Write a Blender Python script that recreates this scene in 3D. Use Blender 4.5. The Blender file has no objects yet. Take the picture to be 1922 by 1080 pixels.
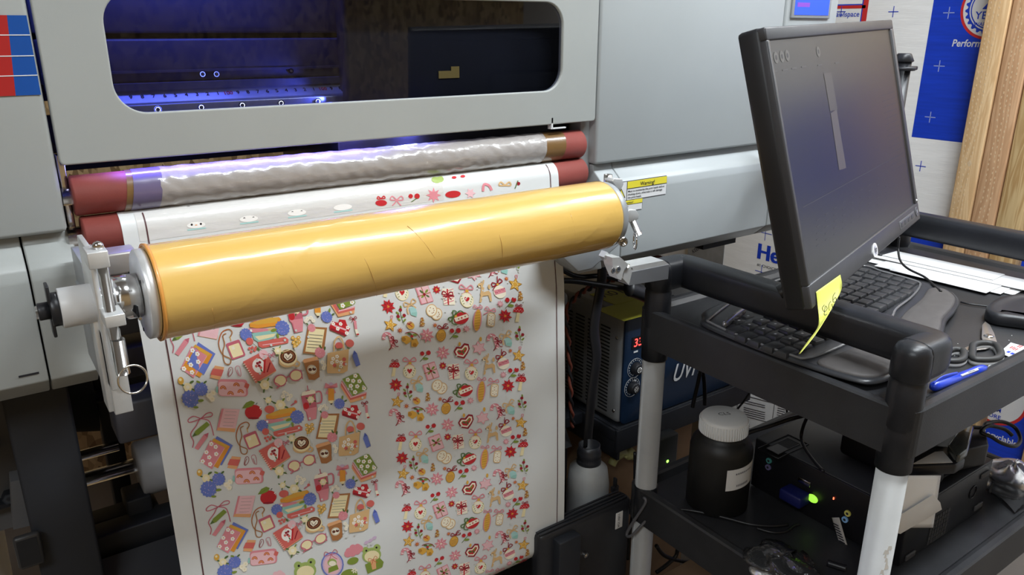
import bpy, bmesh, math, random
from mathutils import Vector, Matrix, noise
random.seed(7)
S = bpy.context.scene
COL = S.collection
PI = math.pi
# ---------------------------------------------------------------- camera model (metres, floor z=0)
F, TH, YAW, ROLL = 1461.6, .3223, .61725, .00257
CAM = Vector((0, 0, 1.4))
fwd = Vector((math.sin(YAW)*math.cos(TH), math.cos(YAW)*math.cos(TH), -math.sin(TH)))
_r = Vector((math.cos(YAW), -math.sin(YAW), 0)); _u = _r.cross(fwd)
RT = _r*math.cos(ROLL)+_u*math.sin(ROLL); UP = -_r*math.sin(ROLL)+_u*math.cos(ROLL)
def ray(px, py): return RT*(px-961)+UP*(540-py)+fwd*F
def at(px, py, x=None, y=None, z=None):
    d = ray(px, py)
    if x is not None: t = (x-CAM.x)/d.x
    elif y is not None: t = (y-CAM.y)/d.y
    else: t = (z-CAM.z)/d.z
    return CAM+d*t
def hit(px, py, P, n):
    d = ray(px, py); return CAM+d*((P-CAM).dot(n)/d.dot(n))

# ---------------------------------------------------------------- materials
MATS = {}
def mat(name, col, rough=.5, metal=0, coat=0, emit=None, es=1, var=0, vscale=20, bump=0, bscale=200, trans=0, alpha=1, spec=.5, stretch=None, ior=1.45, coatr=.03):
    if name in MATS: return MATS[name]
    m = bpy.data.materials.new(name); m.use_nodes = True
    nt = m.node_tree; b = nt.nodes['Principled BSDF']; L = nt.links
    c = (*col, 1)
    b.inputs['Base Color'].default_value = c; b.inputs['Roughness'].default_value = rough
    b.inputs['Metallic'].default_value = metal; b.inputs['Coat Weight'].default_value = coat
    b.inputs['Coat Roughness'].default_value = coatr; b.inputs['Transmission Weight'].default_value = trans
    b.inputs['Alpha'].default_value = alpha; b.inputs['Specular IOR Level'].default_value = spec; b.inputs['IOR'].default_value = ior
    if emit: b.inputs['Emission Color'].default_value = (*emit, 1); b.inputs['Emission Strength'].default_value = es
    if var or bump:
        tc = nt.nodes.new('ShaderNodeTexCoord'); mp = nt.nodes.new('ShaderNodeMapping'); L.new(tc.outputs['Object'], mp.inputs[0])
        if stretch: mp.inputs['Scale'].default_value = stretch
    if var:
        n = nt.nodes.new('ShaderNodeTexNoise'); n.inputs['Scale'].default_value = vscale; n.inputs['Detail'].default_value = 5
        L.new(mp.outputs[0], n.inputs['Vector'])
        rp = nt.nodes.new('ShaderNodeValToRGB'); e = rp.color_ramp.elements
        e[0].position = .3; e[1].position = .7
        e[0].color = (*[max(0, k*(1-var)) for k in col], 1); e[1].color = (*[min(1, k*(1+var)) for k in col], 1)
        L.new(n.outputs['Fac'], rp.inputs[0]); L.new(rp.outputs[0], b.inputs['Base Color'])
    if bump:
        n2 = nt.nodes.new('ShaderNodeTexNoise'); n2.inputs['Scale'].default_value = bscale; n2.inputs['Detail'].default_value = 4
        L.new(mp.outputs[0], n2.inputs['Vector'])
        bp = nt.nodes.new('ShaderNodeBump'); bp.inputs['Strength'].default_value = bump; bp.inputs['Distance'].default_value = .002
        L.new(n2.outputs['Fac'], bp.inputs['Height']); L.new(bp.outputs[0], b.inputs['Normal'])
        if coat: L.new(bp.outputs[0], b.inputs['Coat Normal'])
    MATS[name] = m; return m
def srgb(r, g, b): return tuple(((v/255)/12.92 if v/255 <= .04045 else ((v/255+.055)/1.055)**2.4) for v in (r, g, b))
def wood_mat(name, c1, c2, scale=(40, 40, 3), dots=True):
    m = mat(name, c1, .75); nt = m.node_tree; L = nt.links; b = nt.nodes['Principled BSDF']
    tc = nt.nodes.new('ShaderNodeTexCoord'); mp = nt.nodes.new('ShaderNodeMapping'); mp.inputs['Scale'].default_value = scale
    mp.inputs['Location'].default_value = (random.random()*5, random.random()*5, 0)
    L.new(tc.outputs['Object'], mp.inputs[0])
    n = nt.nodes.new('ShaderNodeTexNoise'); n.inputs['Scale'].default_value = .9; n.inputs['Detail'].default_value = 2; n.inputs['Distortion'].default_value = 1.2
    L.new(mp.outputs[0], n.inputs['Vector'])
    mu = nt.nodes.new('ShaderNodeMath'); mu.operation = 'MULTIPLY'; mu.inputs[1].default_value = 26; L.new(n.outputs['Fac'], mu.inputs[0])
    si = nt.nodes.new('ShaderNodeMath'); si.operation = 'SINE'; L.new(mu.outputs[0], si.inputs[0])
    mr = nt.nodes.new('ShaderNodeMapRange'); mr.inputs[1].default_value = -1; L.new(si.outputs[0], mr.inputs[0])
    mx = nt.nodes.new('ShaderNodeMix'); mx.data_type = 'RGBA'; mx.inputs['A'].default_value = (*c1, 1); mx.inputs['B'].default_value = (*c2, 1)
    L.new(mr.outputs[0], mx.inputs['Factor']); L.new(mx.outputs['Result'], b.inputs['Base Color'])
    return m
def osb_mat():
    m = mat('oriented_strand_board', (.4, .26, .12), .8); nt = m.node_tree; L = nt.links; b = nt.nodes['Principled BSDF']
    tc = nt.nodes.new('ShaderNodeTexCoord'); mp = nt.nodes.new('ShaderNodeMapping'); mp.inputs['Scale'].default_value = (60, 60, 30)
    mp.inputs['Rotation'].default_value = (.3, .5, .2); L.new(tc.outputs['Object'], mp.inputs[0])
    v = nt.nodes.new('ShaderNodeTexVoronoi'); v.inputs['Scale'].default_value = 1; L.new(mp.outputs[0], v.inputs['Vector'])
    rp = nt.nodes.new('ShaderNodeValToRGB'); e = rp.color_ramp.elements; e[0].color = (.17, .1, .045, 1); e[1].color = (.62, .45, .24, 1); e.new(.45).color = (.42, .28, .13, 1)
    sp = nt.nodes.new('ShaderNodeSeparateColor'); L.new(v.outputs['Color'], sp.inputs[0]); L.new(sp.outputs[0], rp.inputs[0]); L.new(rp.outputs[0], b.inputs['Base Color'])
    return m
def film_mat(name, col, rough, bumpd, bs, st, coat=1, trans=0):
    m = mat(name, col, rough, coat=coat, bump=bumpd, bscale=bs, stretch=st, trans=trans, coatr=.06); return m
def glass_mat(name, tint, refl=.08):
    m = bpy.data.materials.new(name); m.use_nodes = True; nt = m.node_tree; nt.nodes.clear(); L = nt.links
    o = nt.nodes.new('ShaderNodeOutputMaterial'); mx = nt.nodes.new('ShaderNodeMixShader')
    t = nt.nodes.new('ShaderNodeBsdfTransparent'); t.inputs[0].default_value = (*tint, 1)
    g = nt.nodes.new('ShaderNodeBsdfGlossy'); g.inputs['Roughness'].default_value = .02
    fr = nt.nodes.new('ShaderNodeFresnel'); fr.inputs[0].default_value = 1.45
    L.new(fr.outputs[0], mx.inputs[0]); L.new(t.outputs[0], mx.inputs[1]); L.new(g.outputs[0], mx.inputs[2]); L.new(mx.outputs[0], o.inputs[0]); return m
def emis(name, col, s=1):
    return mat(name, (0.02, .02, .02), .5, emit=col, es=s)

WHITE = mat('printer_powder_coat', (.325, .34, .33), .42, var=.03, vscale=6, bump=.03, bscale=900)
WHITE2 = mat('printer_shell_grey', (.365, .39, .398), .42, var=.03, vscale=5, bump=.03, bscale=900)
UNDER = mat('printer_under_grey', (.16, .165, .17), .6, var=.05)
BLACK = mat('black_plastic', (.018, .019, .023), .38, var=.1, vscale=30, bump=.05, bscale=1500)
CARTM = mat('cart_black_plastic', (.013, .014, .0175), .36, var=.18, vscale=14, bump=.08, bscale=700)
TRAYM = mat('cart_tray_scuffed', (.024, .0245, .027), .42, var=.35, vscale=9, bump=.1, bscale=400)
DARK = mat('dark_painted_steel', (.012, .014, .019), .6, var=.08, bump=.05, bscale=1200)
VDARK = mat('dark_interior', (.008, .009, .012), .6, var=.05)
ALU = mat('brushed_aluminium', (.72, .73, .73), .36, metal=.55, var=.06, vscale=60, bump=.06, bscale=500)
STEEL = mat('polished_steel', (.62, .61, .6), .16, metal=1, var=.04)
GREYM = mat('cast_grey_metal', (.36, .38, .4), .45, metal=.35, var=.05)
POSTM = mat('cart_post_aluminium', (.34, .34, .335), .5, metal=0, var=.05, vscale=25)
RED = mat('red_rubber', (.24, .05, .04), .6, var=.12, vscale=15, bump=.05, bscale=600)
PAPER = mat('white_paper', (.66, .66, .66), .7, var=.02)
WPL = mat('white_plastic', (.68, .69, .70), .4, var=.02)
CABLE = mat('black_cable_rubber', (.012, .012, .014), .4, var=.1)
INK = mat('black_ink', (.015, .015, .02), .6, var=.05)
GREYINK = mat('grey_ink', (.2, .2, .22), .6, var=.05)
YEL = mat('label_yellow', (.72, .62, .04), .5, var=.03)
BLUEINK = mat('board_blue', (.008, .05, .55), .45, var=.12, vscale=8, stretch=(1, 1, 14))
REDINK = mat('board_red', (.62, .03, .03), .5, var=.05)
BOARDW = mat('foam_board_white', (.92, .92, .92), .5, var=.04, vscale=7, bump=.25, bscale=25, stretch=(1, 1, 10))
OSB = osb_mat()

# ---------------------------------------------------------------- mesh builder
class B:
    def __init__(s): s.bm = bmesh.new(); s.mats = []; s.cur = 0; s.M = Matrix.Identity(4); s.sm = False
    def use(s, m):
        if m not in s.mats: s.mats.append(m)
        s.cur = s.mats.index(m); return s
    def xf(s, M): s.M = M; return s
    def _add(s, verts, faces, smooth=False):
        vs = [s.bm.verts.new(s.M @ Vector(v)) for v in verts]
        for f in faces:
            try:
                fc = s.bm.faces.new([vs[i] for i in f]); fc.material_index = s.cur; fc.smooth = smooth
            except ValueError: pass
        return vs
    def merge(s, bm2, smooth=False):
        bm2.verts.index_update(); s._add([v.co for v in bm2.verts], [[v.index for v in f.verts] for f in bm2.faces], smooth); bm2.free(); return s
    def box(s, a, b, bev=0, seg=2):
        a = Vector(a); b = Vector(b); bm = bmesh.new()
        bmesh.ops.create_cube(bm, size=1); d = b-a
        for v in bm.verts: v.co = Vector(((v.co.x+.5)*d.x+a.x, (v.co.y+.5)*d.y+a.y, (v.co.z+.5)*d.z+a.z))
        if bev: bmesh.ops.bevel(bm, geom=bm.edges[:], offset=min(bev, .49*min(abs(k) for k in d)), segments=seg, affect='EDGES', profile=.5)
        bmesh.ops.recalc_face_normals(bm, faces=bm.faces[:])
        return s.merge(bm, bool(bev))
    def cyl(s, p0, p1, r, r2=None, n=32, cap=True, bev=0):
        p0 = Vector(p0); p1 = Vector(p1); r2 = r if r2 is None else r2; L = (p1-p0).length
        if bev: pr = [(0, 0), (r-bev, 0), (r, bev), (r2, L-bev), (r2-bev, L), (0, L)]
        elif cap: pr = [(0, 0), (r, 0), (r, 0), (r2, L), (r2, L), (0, L)]
        else: pr = [(r, 0), (r2, L)]
        return s.lathe(pr, p0, p1-p0, n)
    def lathe(s, prof, o, axis, n=32, closed=False):
        o = Vector(o); q = Vector(axis).to_track_quat('Z', 'Y'); vs = []; fs = []
        for r, h in prof:
            for k in range(n):
                a = 2*PI*k/n; vs.append(o+q @ Vector((r*math.cos(a), r*math.sin(a), h)))
        m = len(prof)
        for i in range(m-1 if not closed else m):
            for k in range(n):
                a, b = i*n+k, i*n+(k+1) % n; c, d = ((i+1) % m)*n+(k+1) % n, ((i+1) % m)*n+k
                fs.append((a, b, c, d))
        s._add(vs, fs, True); return s
    def tube(s, pts, r, n=8, smooth=True, closed=False, sub=6, flat=None, e=1):
        sg = lambda v: math.copysign(abs(v)**e, v)
        pts = [Vector(p) for p in pts]
        if smooth and len(pts) > 2: pts = catmull(pts, sub, closed)
        N = len(pts); vs = []; fs = []; up = Vector((0, 0, 1)); prev = None
        for i, p in enumerate(pts):
            t = (pts[(i+1) % N]-pts[i-1]) if (closed or 0 < i < N-1) else (pts[1]-pts[0] if i == 0 else pts[-1]-pts[-2])
            t.normalize()
            if prev is None: x = t.orthogonal().normalized() if flat is None else (Vector(flat)-t*t.dot(Vector(flat))).normalized()
            else: x = (prev-t*prev.dot(t)).normalized()
            prev = x; y = t.cross(x); rr = r[0] if isinstance(r, tuple) else r; r2 = r[1] if isinstance(r, tuple) else r
            for k in range(n):
                a = 2*PI*k/n; vs.append(p+x*sg(math.cos(a))*rr+y*sg(math.sin(a))*r2)
        for i in range(N if closed else N-1):
            for k in range(n):
                fs.append((i*n+k, i*n+(k+1) % n, ((i+1) % N)*n+(k+1) % n, ((i+1) % N)*n+k))
        if not closed: fs.append(tuple(range(n))[::-1]); fs.append(tuple((N-1)*n+k for k in range(n)))
        s._add(vs, fs, True); return s
    def prism(s, pts, ext, bev=0, smooth=False):
        ext = Vector(ext); bm = bmesh.new()
        a = [bm.verts.new(Vector(p)) for p in pts]; f = bm.faces.new(a)
        r = bmesh.ops.extrude_face_region(bm, geom=[f])
        bmesh.ops.translate(bm, vec=ext, verts=[g for g in r['geom'] if isinstance(g, bmesh.types.BMVert)])
        if bev:
            bmesh.ops.bevel(bm, geom=bm.edges[:], offset=bev, segments=2, affect='EDGES', profile=.5)
        bmesh.ops.recalc_face_normals(bm, faces=bm.faces[:])
        return s.merge(bm, smooth or bool(bev))
    def poly(s, pts): s._add(pts, [tuple(range(len(pts)))]); return s
    def sphere(s, c, r, n=16, sc=(1, 1, 1)):
        bm = bmesh.new(); bmesh.ops.create_uvsphere(bm, u_segments=n, v_segments=n//2, radius=1)
        for v in bm.verts: v.co = Vector((v.co.x*r*sc[0], v.co.y*r*sc[1], v.co.z*r*sc[2]))+Vector(c)
        return s.merge(bm, True)
    def torus(s, c, R, r, axis=(0, 0, 1), n=32, m=8, sc=(1, 1)):
        q = Vector(axis).to_track_quat('Z', 'Y')
        pts = [Vector(c)+q @ Vector((R*sc[0]*math.cos(2*PI*k/n), R*sc[1]*math.sin(2*PI*k/n), 0)) for k in range(n)]
        return s.tube(pts, r, m, smooth=False, closed=True)
    def grid(s, fn, nu, nv, smooth=True):
        vs = [fn(i/nu, j/nv) for i in range(nu+1) for j in range(nv+1)]
        fs = [(i*(nv+1)+j, (i+1)*(nv+1)+j, (i+1)*(nv+1)+j+1, i*(nv+1)+j+1) for i in range(nu) for j in range(nv)]
        s._add(vs, fs, smooth); return s
    def text(s, string, o, xd, yd, size, bold=0, align='LEFT', shear=0, sx=1, lift=.0004):
        cu = bpy.data.curves.new('t', 'FONT'); cu.body = string; cu.size = 1; cu.offset = bold; cu.align_x = align; cu.shear = shear; cu.resolution_u = 3
        ob = bpy.data.objects.new('t', cu); COL.objects.link(ob)
        dg = bpy.context.evaluated_depsgraph_get(); dg.update()
        me = bpy.data.meshes.new_from_object(ob.evaluated_get(dg))
        xd = Vector(xd).normalized(); yd = Vector(yd).normalized(); nn = xd.cross(yd); o = Vector(o)
        vs = [o+xd*v.co.x*size*sx+yd*v.co.y*size+nn*lift for v in me.vertices]
        s._add(vs, [tuple(p.vertices) for p in me.polygons])
        bpy.data.objects.remove(ob); bpy.data.meshes.remove(me); return s
    def build(s, name, m=None, parent=None, sharp=35, solid=0):
        me = bpy.data.meshes.new(name)
        if s.sm is not None:
            for e in s.bm.edges:
                if len(e.link_faces) == 2 and e.calc_face_angle(0) > math.radians(sharp): e.smooth = False
        s.bm.to_mesh(me); s.bm.free()
        for k in (s.mats or [m]): me.materials.append(k)
        o = bpy.data.objects.new(name, me); COL.objects.link(o)
        if parent is not None:
            o.parent = parent; o.matrix_parent_inverse = parent.matrix_world.inverted() if False else Matrix.Translation(-parent.location)
        if solid:
            sm = o.modifiers.new('solid', 'SOLIDIFY'); sm.thickness = solid; sm.offset = 0
        return o
def catmull(P, sub=6, closed=False):
    n = len(P); out = []
    rng = range(n) if closed else range(n-1)
    for i in rng:
        p0 = P[(i-1) % n] if (closed or i > 0) else P[0]; p1 = P[i]; p2 = P[(i+1) % n]; p3 = P[(i+2) % n] if (closed or i < n-2) else P[-1]
        for k in range(sub):
            t = k/sub; out.append(.5*((2*p1)+(p2-p0)*t+(2*p0-5*p1+4*p2-p3)*t*t+(3*p1-p0-3*p2+p3)*t**3))
    if not closed: out.append(P[-1])
    return out
def tag(o, label=None, cat=None, group=None, kind=None):
    if label: o['label'] = label
    if cat: o['category'] = cat
    if group: o['group'] = group
    if kind: o['kind'] = kind
    return o
def thing(name, label, cat, loc=(0, 0, 0), group=None):
    o = bpy.data.objects.new(name, None); COL.objects.link(o); o.location = loc; o.empty_display_size = .05
    return tag(o, label, cat, group)
def basis(o, x, y, z):
    m = Matrix.Identity(4)
    for i, v in enumerate((x, y, z)): m.col[i][:3] = v[:]
    m.col[3][:3] = Vector(o)[:]; return m
def lab(o, l): o['label'] = l; return o
XV, YV, ZV = Vector((1, 0, 0)), Vector((0, 1, 0)), Vector((0, 0, 1))

# ================================================================ SETTING
FLOOR = mat('concrete_floor', (.16, .14, .12), .7, var=.15, vscale=4, bump=.1)
tag(B().box((-2.5, -1.5, -.05), (2.62, 2.72, 0)).build('floor', FLOOR), kind='structure')
tag(B().box((-2.5, 2.62, 0), (2.62, 2.72, 2.7)).build('wall_back', OSB), kind='structure')
PLAST = mat('white_wall_sheet', (.55, .55, .56), .7, var=.05, vscale=30, bump=.8, bscale=60)
tag(B().box((2.56, -1.5, 0), (2.66, 2.62, 2.7)).build('wall_right', PLAST), kind='structure')
tag(B().box((-2.5, -1.6, 0), (2.66, -1.5, 2.7)).build('wall_front', OSB), kind='structure')
tag(B().box((-2.6, -1.6, 0), (-2.5, 2.72, 2.7)).build('wall_left', OSB), kind='structure')
CEIL = mat('ceiling_paint', (.6, .6, .6), .8, var=.03)
tag(B().box((-2.5, -1.5, 2.7), (2.66, 2.72, 2.76)).build('ceiling', CEIL), kind='structure')

# printed insulation boards on the right wall (plane x = XB)
XB = 2.53
def wp(px, py): return at(px, py, x=XB)
z1 = wp(1711, 257).z; yL = wp(1711, 257).y; z2 = wp(1700, 440).z; yR = -.6
def cross_at(b, y, z, s=.017, w=.0013):
    b._add([(XB-.0007, y-s, z-w), (XB-.0007, y+s, z-w), (XB-.0007, y+s, z+w), (XB-.0007, y-s, z+w)], [(0, 1, 2, 3)])
    b._add([(XB-.0007, y-w, z-s), (XB-.0007, y+w, z-s), (XB-.0007, y+w, z+s), (XB-.0007, y-w, z+s)], [(0, 1, 2, 3)])
def rect(b, y0, y1, z0, z1, d=.0004): b._add([(XB-d, y0, z0), (XB-d, y1, z0), (XB-d, y1, z1), (XB-d, y0, z1)], [(0, 1, 2, 3)])
def disc(b, y, z, r, d, n=48, amp=0, k=24):
    pts = []
    for i in range(n*2):
        a = 2*PI*i/(n*2); rr = r*(1+amp*(1 if (i//2) % 2 else -1)) if amp else r
        pts.append((XB-d, y+rr*math.cos(a), z+rr*math.sin(a)))
    b._add(pts, [tuple(range(n*2))])
MIN = -YV  # text on the wall runs toward -Y
zcut = wp(1757, 262).z
Wf = mat('board_print_white', (.75, .75, .76), .5, var=.02)
Cb = mat('board_cross_pale', (.35, .42, .75), .5, var=.02)
# upper board
up_ = thing('insulation_board', 'white and blue printed insulation board behind the wooden studs, upper one', 'insulation board', (XB+.01, .6, z1-.2))
pnl = B().box((XB, yR, z2+.004), (XB+.025, 2.1, 2.69)).build('panel', BOARDW, up_)
b = B().use(BLUEINK); rect(b, .22, yL, z1, 1.50)
c1 = wp(1872, 18); r1 = (wp(1838, 66)-wp(1822, 10)).length
c1 = wp(1862, 15); yc = c1.y; zc = c1.z; R1 = .088
b.use(REDINK); disc(b, yc, zc, R1, .0008); b.use(Wf); disc(b, yc, zc, R1*.91, .0011)
b.use(BLUEINK); disc(b, yc, zc, R1*.8, .0014, amp=.05); b.use(Wf); disc(b, yc, zc, R1*.70, .0017); b.use(BLUEINK); disc(b, yc, zc, R1*.66, .0019); b.use(Wf); disc(b, yc, zc, R1*.62, .0022)
b.use(BLUEINK); b.text('25', (XB, yc+.026, zc-.002), MIN, ZV, .06, .015, lift=.0026); b.text('YEAR', (XB, yc+.042, zc-.030), MIN, ZV, .030, .012, lift=.0026)
b.text('WARRANTY', (XB, yc+.042, zc-.050), MIN, ZV, .015, .01, lift=.0026)
p = wp(1786, 87); b.use(Wf); b.text('Performance', (XB, p.y, p.z), MIN, ZV, .029, .018, shear=.12, sx=.9, lift=.0008)
b.use(Cb)
for px, py in ((1781, 24), (1763, 124), (1746, 220)): q = wp(px, py); cross_at(b, q.y, q.z)
b.use(BLUEINK)
for px, py in ((1677, 22), (1728, 312)): q = wp(px, py); cross_at(b, q.y, q.z)
q = wp(1728, 312); cross_at(b, q.y+.165, q.z); cross_at(b, q.y+.33, q.z)
# crawlspace box
q = wp(1622, 33); qt = wp(1600, 13); b.use(REDINK); rect(b, q.y-.009, q.y+.009, q.z-.03, 2.1, .0006); rect(b, q.y, q.y+.5, qt.z-.005, qt.z+.005, .0006)
b.use(BLUEINK); rect(b, q.y+.009, q.y+.013, q.z-.03, 2.1, .0006); rect(b, q.y+.013, q.y+.5, qt.z+.005, qt.z+.009, .0006)
b.use(BLUEINK); t0 = wp(1613, 31); b.text('Crawlspace', (XB, t0.y+.0, t0.z), MIN, ZV, .024, .008, align='RIGHT', sx=1.0, lift=.0009)
q = wp(1579, 22); cross_at(b, q.y, q.z)
b.build('board_print', None, pnl)
# lower board
lo_ = thing('insulation_board', 'blue printed insulation board with round emblem, below the cart rail on the right', 'insulation board', (XB+.01, .6, .35))
pnl = B().box((XB, yR, .02), (XB+.025, yL, z2-.0)).build('panel', BOARDW, lo_)
b = B().use(BLUEINK); rect(b, .22, yL, .02, z2)
c2 = wp(1878, 765); r2 = abs(wp(1878, 810).z-c2.z)+.005
c2 = wp(1872, 748); b.use(REDINK); disc(b, c2.y, c2.z, .088, .0008); b.use(Wf); disc(b, c2.y, c2.z, .079, .0011); b.use(BLUEINK); disc(b, c2.y, c2.z+.02, .04, .0014, amp=.05)
b.text('FOAM', (XB, c2.y+.03, c2.z-.043), MIN, ZV, .018, .012, lift=.0016); b.text('CORE', (XB, c2.y+.028, c2.z-.067), MIN, ZV, .019, .014, lift=.0016)
q = wp(1842, 814); b.use(Wf); b.text('Is Recyclable', (XB, q.y+.024, q.z), MIN, ZV, .028, .018, sx=.9, lift=.0008)
q = wp(1870, 886); b.text('1/2"', (XB, q.y, q.z), MIN, ZV, .045, .018, lift=.0008)
b.use(Cb); q = wp(1900, 516); cross_at(b, q.y, q.z)
b.build('board_print', None, pnl)
# board under printer with He...
hb = thing('insulation_board', 'white insulation board with big blue letters beneath the printer housing', 'insulation board', (XB+.01, 1.8, .4))
yTape = wp(1345, 490)
pnl = B().box((XB, yL+.004, .02), (XB+.025, yTape.y-.03, z2)).build('panel', BOARDW, hb)
b = B().use(BLUEINK); q = wp(1420, 484); b.text('Hea', (XB, q.y+.0, q.z), MIN, ZV, .088, .0, sx=1.0); b.text('Hea', (XB, q.y-.003, q.z), MIN, ZV, .088, .012, sx=1.0, lift=.0006); b.text('Hea', (XB, q.y+.003, q.z), MIN, ZV, .088, .012, sx=1.0, lift=.0008); q2 = wp(1421, 496)
b.use(INK); b.text('#1 CHOICE OF PROS', (XB, q2.y, q2.z-.006), MIN, ZV, .0155, .012, sx=1.15); b.use(BLUEINK)
for px, py in ((1437, 438), (1429, 511)): q = wp(px, py); cross_at(b, q.y, q.z, .03)
b.build('board_print', None, pnl)
FOIL = mat('grey_foil_tape', (.2, .2, .2), .5, var=.15)
tp = thing('joint_tape', 'grey printed tape covering the joint between white boards under printer', 'tape', (XB, yTape.y, .5))
B().box((XB-.002, yTape.y-.035, .02), (XB+.0, yTape.y+.16, z2)).build('strip', FOIL, tp)
b = B().use(INK)
for k in range(6):
    b.text('KEEP DRY', (XB-.002, yTape.y+.13, .2+k*.09), (0, -.8, .6), (0, .6, .8), .022, .01)
b.build('tape_print', None, tp)
b = B().use(INK); q = at(1218, 484, x=2.558); b.text('Organic, Non-toxic', (2.558, q.y+.10, q.z), MIN, ZV, .024, .01)
tag(b.build('wall_lettering'), 'small black lettering reading Non-toxic on white wall sheet under the printer', 'lettering')

# studs
wood_a = wood_mat('pine_pale', srgb(224, 192, 148), srgb(206, 168, 122)); wood_b = wood_mat('pine_pinkish', srgb(208, 168, 130), srgb(190, 148, 110)); wood_c = wood_mat('pine_greenish', srgb(210, 182, 134), srgb(182, 146, 96))
sp = [at(px, 370, x=2.45).y for px in (1785, 1828, 1875, 1925)]
for i, (wm, l) in enumerate(((wood_a, 'pale pine stud with knot and incising marks, nearest the blue board print'), (wood_b, 'pinkish brown pine stud in the middle of the three'), (wood_c, 'yellow striped pine stud at the right end of the three'))):
    t = thing('wall_stud', l, 'wooden stud', (2.45, sp[i], 0), 'upright studs against the boards')
    tmb = B().box((2.45+.004*i, sp[i+1]+.002, .0), (2.528, sp[i]-.002, 2.69), .003).build('timber', wm, t)
    b = B().use(mat('incision_marks', (.62, .46, .29) if i == 0 else (.22, .13, .07), .8))
    if i < 2:
        for zz in range(90):
            for yy in range(3):
                z = .75+zz*.016+(yy % 2)*.008+random.uniform(-.003, .003); y = sp[i]-.012-yy*.012-(0 if i == 0 else .01)+random.uniform(-.002, .002)
                b.box((2.4495+.004*i, y-.0012, z-.003), (2.4503+.004*i, y+.0012, z+.003))
    b.sphere((2.4505+.004*i, sp[i]-.035, 1.02 if i == 0 else .8), .012, 12, (.05, 1, 1.6))
    b.build('wood_marks', None, tmb)
for i, y in enumerate((.755, .665)):  # out-of-frame studs added so the monitor screen reflects brown wood
    t = thing('wall_stud', ('left one of two unseen pine studs added further along the wall for screen reflections', 'right one of two unseen pine studs added further along the wall for screen reflections')[i], 'wooden stud', (2.45, y, 0))
    B().box((2.45, y-.04, 0), (2.528, y+.04, 2.69), .003).build('timber', (wood_a, wood_b)[i], t)

# ================================================================ PRINTER
pr = thing('wide_format_printer', 'large white roll-to-roll printer with tinted window and blue lit interior', 'printer', (.48, 1.3, 0))
# front cover with rounded window hole
def plate_hole(x0, x1, z0, z1, hole, th, y):
    cu = bpy.data.curves.new('c', 'CURVE'); cu.dimensions = '2D'; cu.fill_mode = 'BOTH'; cu.extrude = th/2-.002; cu.bevel_depth = .002; cu.bevel_resolution = 2; cu.offset = -.002
    def sp(pts):
        s = cu.splines.new('POLY'); s.points.add(len(pts)-1)
        for p, q in zip(s.points, pts): p.co = (q[0], q[1], 0, 1)
        s.use_cyclic_u = True
    sp(rrect(x0, x1, z0, z1, .006)); sp(hole[::-1])
    ob = bpy.data.objects.new('c', cu); COL.objects.link(ob); dg = bpy.context.evaluated_depsgraph_get(); dg.update()
    me = bpy.data.meshes.new_from_object(ob.evaluated_get(dg)); b = B()
    b._add([(v.co.x, y-v.co.z, v.co.y) for v in me.vertices], [tuple(p.vertices) for p in me.polygons])
    bpy.data.objects.remove(ob); bpy.data.meshes.remove(me); bmesh.ops.recalc_face_normals(b.bm, faces=b.bm.faces[:]); return b
def rrect(x0, x1, z0, z1, r, n=10):
    out = []
    for cx, cz, a0 in ((x1-r, z0+r, -90), (x1-r, z1-r, 0), (x0+r, z1-r, 90), (x0+r, z0+r, 180)):
        for k in range(n+1):
            a = math.radians(a0+90*k/n); out.append((cx+r*math.cos(a), cz+r*math.sin(a)))
    return out
hx0, hx1, hz0, hz1 = .157, .807, 1.305, 1.437
hole = rrect(hx0, hx1, hz0, hz1, .034)
plate_hole(.0905, .880, 1.252, 1.72, hole, .012, 1.006).build('front_cover', WHITE, pr)
g = B(); g._add([(x, 1.005, z) for x, z in hole], [tuple(range(len(hole)))[::-1]])
g.build('cover_window', glass_mat('tinted_glass', (.45, .47, .56)), pr)
# window sticker on the dark part (yellow)
q1, q2 = at(823, 131, y=1.09), at(862, 146, y=1.09)
# inner machinery: beam, ruler strip, rail and bolts, side wedge
BEAM = mat('anodised_blue_black', (.10, .105, .13), .45, metal=.1, var=.06)
b = B().box((.10, 1.13, 1.33), (.875, 1.19, 1.385), .003).box((.10, 1.15, 1.392), (.875, 1.2, 1.46), .003).box((.10, 1.125, 1.343), (.875, 1.132, 1.346)).box((.10, 1.11, 1.322), (.875, 1.128, 1.331))
b.box((.10, 1.16, 1.47), (.875, 1.22, 1.62), .003)
b.build('gantry_beam', BEAM, pr)
b = B().use(mat('ruler_face', (.5, .52, .56), .35, metal=.3)).box((.12, 1.10, 1.300), (.875, 1.13, 1.3075)).prism([(.12, 1.10, 1.3075), (.875, 1.10, 1.3075), (.875, 1.118, 1.323), (.12, 1.118, 1.323)], (0, .004, .0))
rd = Vector((0, .018, .0155)).normalized()
b.use(INK)
k = 0
for i in range(26):
    x = .192+i*.0135
    d = (9-(i % 10))
    s = str(d) if d else '0'
    if d == 0: b.use(REDINK); s = '100'
    b.text(s, (x, 1.1065, 1.3130), XV, rd, .0085, .02, align='CENTER', lift=.0006); b.use(INK)
    for j in range(5): b.box((x+.00675+j*.0027-.0002, 1.1, 1.3048), (x+.00675+j*.0027+.0002, 1.1015, 1.3056))
b.build('ruler_strip', None, pr)
b = B().use(mat('guide_rail', (.30, .31, .34), .3, metal=.6)).box((.11, 1.066, 1.285), (.875, 1.098, 1.3085), .002)
gr = b.build('guide_rail', None, pr)
for i in range(12):
    x = .213+i*.0523
    B().use(STEEL).cyl((x, 1.068, 1.302), (x, 1.063, 1.302), .0045, n=20).use(DARK).cyl((x, 1.063, 1.302), (x, 1.0625, 1.302), .0025, n=6).build('rail_bolt', None, gr)
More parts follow.
